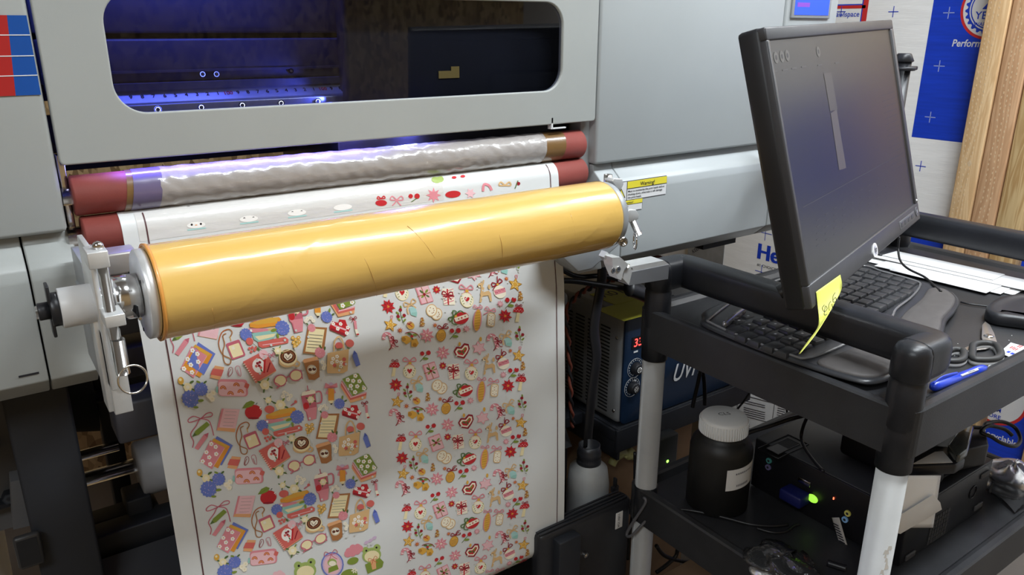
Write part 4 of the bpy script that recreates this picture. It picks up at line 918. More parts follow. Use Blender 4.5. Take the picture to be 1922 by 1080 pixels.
def rail(xp, xr, nm):
    b = B().use(CARTM); path = [(xp, PYf, .965), (xp, PYf, .985), ((xp*.7+xr*.3), PYf, .999), (xr, PYf-.008, .998), (xr, PYf-.05, .994), (xr, .68, .992), (xr, PYn+.05, .990), (xr, PYn+.004, .988), ((xp*.6+xr*.4), PYn-.004, .986)]
    # main bar, rounded rectangle section along Y
    def sec(y, w, h, zc):
        out = []
        for k in range(28):
            a = 2*PI*k/28; c, s_ = math.cos(a), math.sin(a); e = .55
            out.append(Vector((xr+w*math.copysign(abs(c)**e, c), y, zc+h*math.copysign(abs(s_)**e, s_))))
        return out
    secs = [(PYn-.022, .012, .014), (PYn-.019, .018, .022), (PYn-.008, .023, .028), (PYn+.02, .024, .029), (.68, .023, .028), (PYf-.02, .024, .029), (PYf+.008, .023, .028), (PYf+.019, .018, .022), (PYf+.022, .012, .014)]
    vs = []; fs = []
    for y, w, h in secs: vs += sec(y, w, h, .992)
    m = len(secs)
    for i in range(m-1):
        for k in range(28): fs.append((i*28+k, i*28+(k+1) % 28, (i+1)*28+(k+1) % 28, (i+1)*28+k))
    fs.append(tuple(range(28))[::-1]); fs.append(tuple((m-1)*28+k for k in range(28)))
    b._add(vs, fs, True)
    b = B().use(CARTM)
    w_ = 1 if xr > xp else -1
    P_ = [(xp+.004*w_, PYf, .992), (xp+.020*w_, PYf, .992), (xr-.014*w_, PYf, .992), (xr-.003*w_, PYf-.003, .992), (xr, PYf-.014, .992), (xr, PYf-.06, .992), (xr, .68, .992), (xr, PYn+.06, .992), (xr, PYn+.014, .992), (xr-.003*w_, PYn+.003, .992), (xr-.014*w_, PYn, .992), (xp+.020*w_, PYn, .992), (xp+.004*w_, PYn, .992)]
    b.tube(P_, (.0245, .0275), 28, sub=6, flat=(0, 1, 0), e=.58)
    for y in (PYn, PYf):
        b.lathe([(.0235, 0), (.0245, .001), (.0248, .022), (.0240, .036), (.0205, .044), (.012, .0485), (0, .0495)], (xp, y, .970), ZV, 40)
    return b.build(nm, None, ct, sharp=70)
rail(PXl, 1.012, 'handle_rail'); rail(PXr, 1.687, 'handle_rail')
# wear marks on near post
b = B().use(mat('bare_wear_mark', (.75, .74, .72), .6)); rnd = random.Random(4)
for k in range(9):
    a = math.radians(-118+rnd.uniform(-9, 9)); z = .665+k*.0065; c = Vector((PXl+.0206*math.cos(a), PYn+.0206*math.sin(a), z)); tdir = Vector((-math.sin(a), math.cos(a), 0)); w = .0015+rnd.random()*.003
    b.poly([c+tdir*w, c+ZV*.006+tdir*w*.7, c+ZV*.007-tdir*w*.6, c-tdir*w])
b.build('wear_mark', None, ct)
b = B().use(PAPER)
for (px, py) in ((1597, 612), (1507, 655), (1350, 620)):
    pass
for k in range(22):
    x = rnd.uniform(.99, 1.7); y = rnd.uniform(.45, .55); b.box((x, y, TZ+.0001), (x+.0015, y+.0012, TZ+.0005))
tag(b.build('paint_specks', None, ct), kind='stuff')

# ---------------------------------------------------------------- keyboard
kb = thing('ergonomic_keyboard', 'black curved ergonomic keyboard with wide palm rest on the upper tray', 'keyboard', (1.2, .66, TZ))
KZ = .942
out = [(.972, .815), (.948, .79), (.941, .70), (.943, .62), (.955, .535), (.978, .506), (1.05, .505), (1.14, .518), (1.207, .534), (1.275, .563), (1.34, .582), (1.40, .603), (1.438, .625), (1.460, .655), (1.468, .72), (1.47, .83), (1.45, .853), (1.3, .862), (1.2, .856), (1.08, .845), (1.0, .835)]
def smooth_outline(P, sub=5): return catmull([Vector((x, y, 0)) for x, y in P], sub, True)
so = smooth_outline(out); ctr = Vector((1.2, .68, 0))
def dome(x, y): return .010*math.exp(-((x-1.2)/.13)**2)
def plate_stack(b, O, levels):
    n = len(O); vs = []; fs = []
    for d, z in levels:
        for i, p in enumerate(O):
            t = (O[(i+1) % n]-O[i-1]).normalized(); nn = Vector((-t.y, t.x, 0)); q = p+nn*d; vs.append(Vector((q.x, q.y, z+ (dome(q.x, q.y) if z > TZ+.004 else 0))))
    m = len(levels)
    for i in range(m-1):
        for k in range(n): fs.append((i*n+k, i*n+(k+1) % n, (i+1)*n+(k+1) % n, (i+1)*n+k))
    fs.append(tuple((m-1)*n+k for k in range(n)))
    b._add(vs, fs, True)
area = sum(so[i].x*so[(i+1) % len(so)].y-so[(i+1) % len(so)].x*so[i].y for i in range(len(so)))
if area < 0: so.reverse()
KBM = mat('keyboard_black_satin', (.03, .031, .035), .33, var=.12, vscale=30, bump=.05, bscale=900)
b = B().use(KBM); plate_stack(b, so, [(.02, TZ+.0005), (.02, TZ+.0092), (0, TZ+.0092), (-.001, TZ+.011), (.002, KZ-.004), (.006, KZ-.002), (.010, KZ-.003)]); b.build('keyboard_body', None, kb, sharp=60)
RIM = mat('keyboard_rim_gloss', (.17, .17, .175), .2, coat=.6)
rim = smooth_outline([(.975, .800), (.956, .78), (.949, .70), (.951, .625), (.962, .606), (1.02, .602), (1.12, .605), (1.19, .612), (1.25, .635), (1.35, .662), (1.43, .690), (1.452, .712), (1.457, .78), (1.455, .83), (1.3, .85), (1.1, .835)])
b = B().use(RIM).tube([Vector((p.x, p.y, KZ-.001+dome(p.x, p.y))) for p in rim], .0022, 8, smooth=False, closed=True); b.build('keyboard_rim', None, kb)
PALM = mat('palm_rest_leatherette', (.075, .068, .066), .6, var=.1, vscale=50, bump=.15, bscale=900)
po = smooth_outline([(.962, .590), (.960, .545), (.985, .512), (1.05, .511), (1.14, .524), (1.207, .540), (1.272, .568), (1.34, .588), (1.40, .610), (1.432, .632), (1.445, .655), (1.425, .670), (1.35, .645), (1.25, .618), (1.18, .597), (1.1, .588), (1.02, .587)])
ar = sum(po[i].x*po[(i+1) % len(po)].y-po[(i+1) % len(po)].x*po[i].y for i in range(len(po)))
if ar < 0: po.reverse()
b = B().use(PALM); plate_stack(b, po, [(0, KZ-.004), (0, KZ-.001), (.003, KZ+.001), (.012, KZ+.002)]); b.build('palm_rest', None, kb, sharp=60)
KEYM = mat('key_black', (.032, .033, .036), .42, var=.1, vscale=60)
nkeys = 0
def key(x, y, w, d, rot, z, name='key', legend=None, h=.008):
    c, s_ = math.cos(rot), math.sin(rot); M = basis((x, y, z), (c, s_, 0), (-s_, c, 0), ZV); b = B().xf(M).use(KEYM)
    W, D = w/2, d/2; t = .0028
    v = [(-W, -D, 0), (W, -D, 0), (W, D, 0), (-W, D, 0), (-W+t, -D+t*.8, h), (W-t, -D+t*.8, h), (W-t, D-t*.5, h), (-W+t, D-t*.5, h)]
    bm = bmesh.new(); vv = [bm.verts.new(q) for q in v]
    for f in ((0, 3, 2, 1), (4, 5, 6, 7), (0, 1, 5, 4), (1, 2, 6, 5), (2, 3, 7, 6), (3, 0, 4, 7)): bm.faces.new([vv[i] for i in f])
    bmesh.ops.bevel(bm, geom=bm.edges[:], offset=.0010, segments=2, affect='EDGES', profile=.5); b.merge(bm, True)
    if legend:
        b.use(WPL); b._add([(-.0022, -.0015, h+.0002), (.0022, -.0015, h+.0002), (.0022, .002, h+.0002), (-.0022, .002, h+.0002)], [(0, 1, 2, 3)])
    b.build(name, None, kb)
rowsy = [.737, .712, .687, .662, .637]
cx = [.963, .995, 1.027, 1.058, 1.087, 1.116]
for i, y in enumerate(rowsy):
    for j, x in enumerate(cx):
        w = .036 if j == 0 else .027
        key(x-(.006 if j == 0 and i else 0)+.003*(i % 2 if j else 0), y+.010*(j/5)**2*1.2-.002*j*.2, w-.001, .0215, -.02-.05*j/5, KZ-.006+dome(x, y), legend=(j > 0 and i != 4))
for k, x in enumerate((1.00, 1.028, 1.062, 1.09)): key(x, .762+.004*k, .024, .014, -.03, KZ-.006+dome(x, .762), legend=True, h=.006)
for i in range(5):
    for j in range(7):
        rot = .10+.12*j/6; x = 1.155+j*.0335+(.002*(i % 2))-.003*i*.0+.006*(4-i)*.3; y = .643+i*.0245+(x-1.155)*.175
        if nkeys > 90: continue
        key(x, y, .030, .0215, rot, KZ-.006+dome(x, y), h=.009)
for j in range(2):
    for i in range(5): x = 1.398+j*.031; y = .699+i*.0245+j*.008; key(x, y, .028, .0215, .2, KZ-.006, h=.009)
key(1.15, .618, .11, .02, .05, KZ-.005+dome(1.15, .618), 'space_bar')
for k in range(3): key(1.395+k*.026, .822+k*.003, .022, .012, .1, KZ-.006, h=.006)
q0 = Vector((.957, .758, KZ+.003)); q1 = Vector((1.038, .783, KZ+.004))
b = B().use(mat('silver_key_bar', (.34, .34, .35), .25, metal=.7)).tube([q0, q0*.5+q1*.5+ZV*.001, q1], (.0065, .0035), 10, flat=(0, 0, 1)).use(KEYM)
for k in range(1, 5): p = q0.lerp(q1, k/5); b.tube([p+Vector((-.002, .007, .0018)), p+Vector((.001, -.007, .0018))], .0005, 4)
lab(b.build('hot_key_bar', None, kb), 'silver hot key bar')

# ---------------------------------------------------------------- monitor
Pm = Vector((.792, .501, 1.084)); Wd = Vector((.96154376, .27360875, .02391324)).normalized(); Up = Vector((-.09615137, .25378566, .96246961)).normalized(); Nn = Wd.cross(Up).normalized(); Up = Nn.cross(Wd)
MW, MH = .528, .33
MM = basis(Pm, Wd, Up, Nn)     # x along width, y up the face, z toward the user
mo = thing('computer_monitor', 'black flat computer monitor with dim screen showing software, tilted over the keyboard', 'monitor', tuple(Pm+Wd*MW/2))
BEZ = mat('bezel_dark_grey', (.045, .045, .05), .38, var=.06, vscale=40, bump=.04, bscale=1500)
SHELL = mat('monitor_shell_black', (.012, .012, .014), .45, var=.08)
sx0, sx1, sy0, sy1 = .009, .513, .029, .315
def mb(): return B().xf(MM)
b = mb().use(BEZ)
b.box((0, sy1, -.018), (MW, MH, 0), .002).box((0, 0, -.018), (MW, sy0, 0), .002).box((0, sy0-.001, -.018), (sx0, sy1+.001, 0), .002).box((sx1, sy0-.001, -.018), (MW, sy1+.001, 0), .002)
b.build('bezel', None, mo)
b = mb().use(SHELL).box((-.001, -.001, -.034), (MW+.001, MH+.001, -.006), .005).prism([(.02, .02, -.034), (MW-.02, .02, -.034), (MW-.02, MH-.02, -.034), (.02, MH-.02, -.034)], (0, 0, -.006), .002).box((MW*.3, MH*.2, -.06), (MW*.7, MH*.75, -.038), .006)
b.build('rear_housing', None, mo)
# screen: glossy-matte panel with wall reflections painted in as a dim emissive gradient
m = bpy.data.materials.new('screen_reflection_tint'); m.use_nodes = True; nt = m.node_tree; L = nt.links; pb = nt.nodes['Principled BSDF']
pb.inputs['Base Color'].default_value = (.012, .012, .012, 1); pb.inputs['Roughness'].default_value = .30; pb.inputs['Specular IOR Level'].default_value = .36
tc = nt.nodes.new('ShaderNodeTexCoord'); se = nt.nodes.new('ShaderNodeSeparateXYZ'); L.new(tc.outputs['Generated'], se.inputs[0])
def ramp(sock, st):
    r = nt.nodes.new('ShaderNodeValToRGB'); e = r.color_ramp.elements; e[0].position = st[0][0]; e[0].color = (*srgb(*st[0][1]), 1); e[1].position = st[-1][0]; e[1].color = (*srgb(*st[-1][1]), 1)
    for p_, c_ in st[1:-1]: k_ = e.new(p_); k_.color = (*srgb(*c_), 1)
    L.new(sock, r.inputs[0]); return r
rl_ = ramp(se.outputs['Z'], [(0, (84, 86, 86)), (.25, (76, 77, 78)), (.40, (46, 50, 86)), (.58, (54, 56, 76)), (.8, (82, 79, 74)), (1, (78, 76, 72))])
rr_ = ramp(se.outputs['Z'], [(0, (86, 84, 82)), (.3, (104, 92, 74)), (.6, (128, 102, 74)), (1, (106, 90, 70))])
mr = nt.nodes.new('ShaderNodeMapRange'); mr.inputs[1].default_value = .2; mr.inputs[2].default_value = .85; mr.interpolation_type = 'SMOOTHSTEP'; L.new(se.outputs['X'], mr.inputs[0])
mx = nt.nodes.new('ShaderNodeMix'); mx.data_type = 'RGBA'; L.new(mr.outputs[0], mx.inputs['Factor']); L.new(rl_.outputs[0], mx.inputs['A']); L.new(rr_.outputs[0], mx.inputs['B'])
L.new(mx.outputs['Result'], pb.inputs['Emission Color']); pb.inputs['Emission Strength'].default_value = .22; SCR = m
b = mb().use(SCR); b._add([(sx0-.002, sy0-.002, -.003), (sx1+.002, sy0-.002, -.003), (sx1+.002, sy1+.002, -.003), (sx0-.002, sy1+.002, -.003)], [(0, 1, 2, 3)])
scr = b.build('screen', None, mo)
def UIm(n, c, s=.5): return mat(n, (.01, .01, .01), .4, emit=srgb(*c), es=s)
def mp(px, py):
    q = hit(px, py, Pm, Nn)-Pm; return q.dot(Wd), q.dot(Up)
b = mb(); Z = -.0026
def quad(c, pts): b.use(c); b._add([(*mp(*p), Z) for p in pts], [(3, 2, 1, 0)])
quad(UIm('ui_bar_dim', (105, 99, 95)), [(1550, 137), (1564, 135), (1576, 205), (1562, 208)])
quad(UIm('ui_bar_pale', (120, 112, 112)), [(1563, 212), (1574, 204), (1592, 315), (1579, 319)])
for x, y in ((1461, 107), (1472, 105), (1482, 103), (1540, 96)):
    c = mp(x, y); b.use(UIm('ui_icon', (128, 126, 122))); b._add([(c[0]+.0068*math.cos(k*.524), c[1]+.0068*math.sin(k*.524), Z) for k in range(12)], [tuple(range(12))])
    b.use(SCR if False else UIm('ui_icon_dark', (60, 60, 68))); b._add([(c[0]+.003*math.cos(k*.7), c[1]+.003*math.sin(k*.7), Z+.0002) for k in range(9)], [tuple(range(9))])
for i, (x, y) in enumerate(((1458, 133), (1478, 130), (1495, 127), (1513, 124), (1543, 121), (1575, 117))):
    c = mp(x, y); b.use(UIm('ui_text', (96, 96, 100))); b.box((c[0]-.008, c[1]-.0008, Z-.0001), (c[0]+.008, c[1]+.0008, Z))
for i in range(5):
    for j in range(9):
        c = mp(1540+j*16, 412-j*11+i*12); b.use(UIm('ui_text2', (84, 84, 92))); b.box((c[0]-.006, c[1]-.0005, Z-.0001), (c[0]+.006, c[1]+.0005, Z))
c0, c1 = mp(1490, 400), mp(1660, 312); b.box((.03, c0[1]-.001, Z-.0001), (MW-.04, c0[1], Z))
for k in range(14): b.box((MW-.11, .10+k*.009, Z-.0001), (MW-.035, .1006+k*.009, Z))
b.build('screen_window', None, scr)
# logo, buttons
c = mp(1642, 470)
b = mb().use(mat('logo_silver', (.62, .62, .62), .3, metal=.5)).cyl((c[0], c[1], 0), (c[0], c[1], .001), .0105, n=40).use(BEZ); b.text('hp', (c[0]-.0065, c[1]-.003, .0012), XV, YV, .0125, .01, shear=.3, lift=0)
b.build('logo_badge', None, mo)
GL = mat('button_outline', (.10, .10, .105), .4)
c = mp(1722, 400)
b = mb().use(GL)
q0, q1 = MW-.125, MW-.035
b.box((q0, .008, -.001), (q1, .021, .0006), .003)
for k in range(4): b.use(BEZ).box((q0+.005+k*.021, .0105, 0), (q0+.022+k*.021, .0185, .0011), .001)
b.build('button_strip', None, mo)
b = mb().use(GL).torus((MW-.018, .016, .0002), .0075, .0007, (0, 0, 1), 24, 6).use(BEZ).cyl((MW-.018, .016, 0), (MW-.018, .016, .001), .0065).use(WPL).box((MW-.0186, .014, .001), (MW-.0174, .019, .0013)); b.build('power_button', None, mo)
b = mb().use(mat('status_led', (.5, .5, .5), .3, emit=(.9, .95, 1), es=2)).cyl((MW-.008, .034, 0), (MW-.008, .034, .0006), .0012, n=10); b.build('status_light', None, mo)
# arm and pole carrying the monitor
ar = thing('swivel_stand', 'black pole with swing bracket clamped to the cart carrying the monitor', 'stand', (1.622, .895, TZ))
cb = Pm+Wd*MW/2+Up*MH*.5-Nn*.062
b = B().use(BLACK).cyl((1.622, .895, TZ+.001), (1.622, .895, 1.335), .016, n=32).cyl((1.622, .895, 1.335), (1.622, .895, 1.352), .020, .014, n=32, bev=.002); b.build('pole', None, ar)
b = B().use(BLACK).cyl((1.622, .895, 1.318), (1.622, .895, 1.326), .026, n=32, bev=.002).box((1.622, .885, 1.318), (1.665, .905, 1.326), .002); b.build('pole_collar', None, ar)
el = Vector((1.36, .93, 1.24))
b = B().use(BLACK).tube([(1.622, .895, 1.24), tuple(el)], (.014, .02), 12, smooth=False).cyl(el-ZV*.03, el+ZV*.03, .022, n=28, bev=.002).tube([tuple(el), tuple(cb-Nn*.03)], (.014, .02), 12, smooth=False); b.build('swing_arm', None, ar)
b = B().use(BLACK).xf(basis(cb, Wd, Up, Nn)).box((-.05, -.05, -.006), (.05, .05, .002), .002).box((-.015, -.02, -.045), (.015, .02, -.005), .004); b.build('vesa_plate', None, ar)
B().use(BLACK).box((1.59, .86, TZ+.0005), (1.655, .92, TZ+.012), .003).build('clamp_foot', None, ar)

# sticky note
NY = mat('sticky_note_yellow', srgb(226, 232, 110), .6, var=.02)
def nt_pt(px, py, d): return hit(px, py, Pm+Nn*d, Nn)
tl, tr_, bl, br = (1532, 548), (1577, 516), (1499, 665), (1503, 663)
sn = thing('sticky_note', 'yellow sticky note with handwriting hanging from the lower left of the monitor', 'sticky note', tuple(nt_pt(1555, 535, .001)))
left = [((1532, 548), .0012), ((1535, 575), .002), ((1537, 600), .006), ((1533, 618), .012), ((1517, 640), .016), ((1499, 665), .014)]
right = [((1577, 516), .0012), ((1580, 541), .003), ((1565, 572), .010), ((1549, 600), .018), ((1528, 632), .024), ((1502, 664), .022)]
Lp = catmull([nt_pt(*p, d) for p, d in left], 5); Rp = catmull([nt_pt(*p, d) for p, d in right], 5)
b = B().use(NY); n = len(Lp); vs = []
for l_, r_ in zip(Lp, Rp):
    for k in range(7): vs.append(l_.lerp(r_, k/6)+Nn*.0)
b._add(vs, [(i*7+k, i*7+k+1, (i+1)*7+k+1, (i+1)*7+k) for i in range(n-1) for k in range(6)], True)
npp = b.build('note_paper', None, sn, solid=.0003)
b = B().use(INK)
def sq(px, py): return nt_pt(px, py, .0075)+Nn*.004
for st in ([(1541, 573), (1537, 579), (1541, 586), (1546, 580), (1543, 575), (1541, 585), (1541, 592), (1546, 590)], [(1553, 566), (1549, 574), (1551, 584), (1556, 580), (1555, 571)], [(1561, 550), (1557, 558), (1558, 568), (1563, 565), (1562, 559), (1558, 563)]):
    b.tube([sq(*p) for p in st], .00045, 5)
b.build('handwriting', None, npp)

# ---------------------------------------------------------------- things on the upper tray
CB = lambda name, label, pts, r, cat='cable', m=CABLE: tag(B().use(m).tube([Vector(p) for p in pts], r, 10).build(name), label, cat)
z0 = TZ+.003
# papers
PSH = [((1663, 470), (1905, 560), .10, 'white paper sheet lying lowest along the far rail of the tray'), ((1690, 492), (1885, 560), .07, 'white paper sheet in the middle of the pile by the far rail'), ((1700, 508), (1860, 575), .05, 'white paper sheet nearest to the keyboard in the pile')]
base = at(1661, 521, z=TZ+.002); far = at(1853, 563, z=TZ+.002)
specs = [(1.555, .585, 1.655, .92, 0), (1.535, .60, 1.622, .84, 1.5), (1.520, .615, 1.622, .80, -1.2), (1.585, .56, 1.658, .885, .6), (1.60, .64, 1.658, .90, -.5)]
labs = ['widest white sheet at the bottom of the loose paper pile by the far rail', 'white sheet second from the bottom of the paper pile by the far rail', 'white sheet of the paper pile reaching nearest to the keyboard', 'white sheet of the paper pile reaching nearest to the mouse tray', 'narrow folded white sheet on top of the paper pile beside far rail']
for i, (x0, y0, x1, y1, rot) in enumerate(specs):
    c = Vector(((x0+x1)/2, (y0+y1)/2, TZ+.0015+i*.0018)); a = math.radians(rot+4)
    b = B().use(PAPER).xf(Matrix.Translation(c) @ Matrix.Rotation(a, 4, 'Z')).box((-(x1-x0)/2, -(y1-y0)/2, 0), ((x1-x0)/2, (y1-y0)/2, .0012), .0003)
    tag(b.build('paper_sheet'), labs[i], 'paper', 'white sheets piled by the far rail')
# mouse dock / dark rounded case at right
c = at(1905, 590, z=TZ+.02)
t = thing('black_case', 'flat black rounded case lying near the far rail at the right edge', 'case', (c.x, c.y, TZ))
pts = [at(px, py, z=TZ+.022) for px, py in ((1852, 573), (1880, 556), (1930, 552), (2010, 570), (2000, 610), (1930, 598), (1865, 588))]
pp = catmull([Vector((p.x, p.y, 0)) for p in pts], 5, True)
ar_ = sum(pp[i].x*pp[(i+1) % len(pp)].y-pp[(i+1) % len(pp)].x*pp[i].y for i in range(len(pp)))
if ar_ < 0: pp.reverse()
b = B().use(BLACK); n = len(pp); vs = []; lv = [(.004, TZ+.001), (0, TZ+.004), (0, TZ+.018), (.003, TZ+.022), (.012, TZ+.023), (.014, TZ+.0215), (.03, TZ+.0215)]
for d, z in lv:
    for i, p in enumerate(pp): tt = (pp[(i+1) % n]-pp[i-1]).normalized(); q = p+Vector((-tt.y, tt.x, 0))*d; vs.append(Vector((q.x, q.y, z)))
b._add(vs, [(i*n+k, i*n+(k+1) % n, (i+1)*n+(k+1) % n, (i+1)*n+k) for i in range(len(lv)-1) for k in range(n)]+[tuple((len(lv)-1)*n+k for k in range(n))], True); b.build('case_shell', None, t, sharp=50)
CB('keyboard_cable', 'thin black cable running from beneath the palm rest to the black case', [at(1803, 567, z=z0), at(1820, 571, z=z0), at(1850, 575, z=z0), at(1870, 578, z=z0)], .0016)
mc = [at(1688, 445, y=.80), at(1686, 468, y=.80), at(1690, 490, z=TZ+.03), at(1705, 505, z=TZ+.025), at(1735, 520, z=TZ+.02), at(1752, 535, z=TZ+.018), at(1766, 547, z=KZ+.004)]
CB('monitor_cable', 'thin black cable hanging behind the monitor across the white papers', mc, .0022)
# scissors
sc = thing('scissors', 'open scissors with black and grey handles on the tray by the blue pen', 'scissors', tuple(at(1850, 640, z=TZ)))
def tp(px, py, z=.004): return at(px, py, z=TZ+z)
b = B().use(mat('blade_steel', (.5, .48, .46), .3, metal=.9, var=.06)).prism([tp(*p, .006) for p in ((1842, 635), (1843, 612), (1849, 605), (1858, 612), (1866, 628), (1873, 650), (1868, 652), (1846, 646))], (0, 0, .0015), .0004); b.build('blade', None, sc)
b = B().use(MATS['blade_steel']).prism([tp(*p, .003) for p in ((1845, 645), (1870, 650), (1850, 657), (1815, 661), (1795, 662), (1822, 649))], (0, 0, .0015), .0004); b.build('blade', None, sc)
q = tp(1856, 632, .0075); b = B().use(STEEL).lathe([(0, 0), (.0075, 0), (.0075, .001), (.005, .0025), (0, .003)], q, ZV, 24); b.build('pivot_screw', None, sc)
HGR = mat('scissor_handle_grey', (.38, .38, .38), .5); HBK = mat('scissor_handle_black', (.03, .03, .03), .5)
def loop(pp, nm):
    P = [tp(*p, .006) for p in pp]; b = B().use(HGR).tube([p+ZV*(-.003) for p in P], (.005, .0055), 10, closed=True, flat=(0, 0, 1)).use(HBK).tube([p+ZV*.003 for p in P], (.0045, .0055), 10, closed=True, flat=(0, 0, 1)); b.build(nm, None, sc)
loop([(1828, 650), (1850, 647), (1870, 652), (1878, 668), (1868, 677), (1845, 679), (1826, 676), (1825, 662)], 'handle')
loop([(1782, 661), (1796, 659), (1808, 663), (1808, 675), (1797, 681), (1778, 680), (1770, 672)], 'handle')
b = B().use(HBK).tube([tp(1806, 665, .006), tp(1818, 664, .006), tp(1828, 663, .006)], .005, 8); b.build('handle_bridge', None, sc)
# pen
pn = thing('ballpoint_pen', 'blue ballpoint pen lying on the near edge of the tray', 'pen', tuple(at(1800, 710, z=TZ)))
p0 = at(1748, 728, z=TZ+.008); p1 = at(1850, 690, z=TZ+.007); d = (p1-p0).normalized(); Lp_ = (p1-p0).length
PB = mat('pen_blue_plastic', (.01, .045, .5), .28, coat=.4, var=.03)
b = B().use(PB).lathe([(0, 0), (.004, .001), (.0066, .006), (.0072, .012), (.0072, Lp_*.45), (.0065, Lp_*.46), (.0062, Lp_*.80), (.0068, Lp_*.81), (.0060, Lp_*.94), (.0030, Lp_)], p0, d, 28); b.build('barrel', None, pn)
b = B().use(PB).tube([p0+d*.004+ZV*.004, p0+d*.02+ZV*.0095, p0+d*Lp_*.30+ZV*.0095, p0+d*Lp_*.44+ZV*.0075], (.0028, .0014), 8, flat=(0, 0, 1)); b.build('clip', None, pn)
b = B().use(STEEL).cyl(p1, p1+d*.006, .0022, .0008, n=16).use(WPL); b.build('tip', None, pn)
sd = d.cross(ZV).normalized(); c = p0+d*Lp_*.62+ZV*.0052+sd*.0035
b = B().use(mat('pen_label_white', (.7, .72, .8), .4)).box((0, 0, 0), (1e-4, 1e-4, 1e-4)); 
b = B().use(mat('pen_label_white', (.7, .72, .8), .4)).xf(basis(p0, d, d.cross(ZV), ZV))
b.box((Lp_*.47, .002, .0045), (Lp_*.78, .0058, .0058)); b.use(INK).box((Lp_*.60, .0035, .0057), (Lp_*.72, .0048, .0060)); b.build('pen_label', None, pn)
# white scrap and sticker card
def flat(name, label, cat, pts, z, m=PAPER, th=.0008, extra=None):
    b = B().use(m).prism([at(px, py, z=z) for px, py in pts], (0, 0, th), .0002)
    if extra: extra(b)
    return tag(b.build(name), label, cat)
flat('paper_scrap', 'white folded paper scrap under the tip of the blue pen', 'paper', ((1845, 697), (1858, 686), (1880, 684), (1893, 690), (1864, 707)), TZ+.001, th=.0015)
def ex(b):
    b.use(REDINK)
    for px, py in ((1900, 652), (1914, 650), (1906, 655)): q = at(px, py, z=TZ+.0032); b.box((q.x-.007, q.y-.003, q.z), (q.x+.004, q.y-.0015, q.z+.0002)).box((q.x-.007, q.y+.0, q.z), (q.x+.004, q.y+.0015, q.z+.0002))
    b.use(BLUEINK)
    for px, py in ((1893, 661), (1900, 664), (1915, 662)): q = at(px, py, z=TZ+.0032); b.box((q.x-.004, q.y-.002, q.z), (q.x+.004, q.y+.002, q.z+.0002))
flat('sticker_card', 'white card with small red and blue print beside the scissors', 'card', ((1875, 663), (1897, 644), (1925, 652), (1945, 660), (1925, 677), (1905, 675)), TZ+.0022, extra=ex)
flat('torn_sticker', 'small torn white sticker scrap left of the keyboard', 'sticker', ((1322, 599), (1341, 594), (1350, 597), (1347, 601), (1330, 603)), TZ+.0005)
flat('torn_sticker', 'tiny white scrap lying just right of the near corner post', 'sticker', ((1725, 755), (1733, 753), (1736, 757), (1727, 760)), TZ+.0005)
# clips on the left edge of the rail: dark plug behind monitor
q = at(1478, 546, z=1.02)
b = B().use(CABLE).tube([at(1462, 549, z=1.022), at(1480, 540, z=1.03), at(1510, 530, z=1.035)], (.012, .009), 10); tag(b.build('plug'), 'black plug lying over the rail behind the monitor', 'plug')

# ================================================================ LOWER SHELF
# bottle
bo = thing('plastic_bottle', 'black plastic bottle with ribbed white screw cap on lower shelf', 'bottle', (1.03, .80, LZ))
BX, BY = 1.036, .80
BBK = mat('bottle_black_matte', (.009, .009, .009), .5, var=.08)
b = B().use(BBK).lathe([(0, 0), (.052, 0), (.056, .004), (.056, .118), (.053, .130), (.045, .140), (.040, .144), (.038, .150), (0, .150)], (BX, BY, LZ+.001), ZV, 64); b.build('bottle_body', None, bo)
rc = [(0, .031), (.0385, .031), (.041, .0285), (.0425, .026), (.0425, .001), (.041, 0), (0, 0)]
CAPW = mat('cap_white', (.68, .68, .67), .45)
b = B().use(CAPW).lathe(rc, (BX, BY, LZ+.150), ZV, 72)
for k in range(56):
    a = 2*PI*k/56; p = Vector((BX+.0425*math.cos(a), BY+.0425*math.sin(a), LZ+.152)); b.cyl(p, p+ZV*.023, .0013, n=6)
b.use(INK).text('CLS', (BX+.002, BY, LZ+.181), (.9, -.42, 0), (.42, .9, 0), .014, align='CENTER', lift=.0004); b.build('screw_cap', None, bo)
b = B().use(PAPER)
a0, a1 = math.radians(-128), math.radians(-62)
def bl_(u, v): a = a0+(a1-a0)*u; return Vector((BX+.0564*math.cos(a), BY+.0564*math.sin(a), LZ+.060+.042*v+.006*u))
b.grid(bl_, 16, 1); b.use(GREYINK)
for (u0, u1, v0, v1) in ((.25, .85, .72, .80), (.3, .72, .14, .24)):
    for k in range(9):
        ua = u0+(u1-u0)*k/9; ub = ua+(u1-u0)/13; P_ = [bl_(ua, v0), bl_(ub, v0), bl_(ub, v1), bl_(ua, v1)]; b._add([p+Vector((p.x-BX, p.y-BY, 0))*.006 for p in P_], [(0, 1, 2, 3)])
b.build('bottle_label', None, bo)
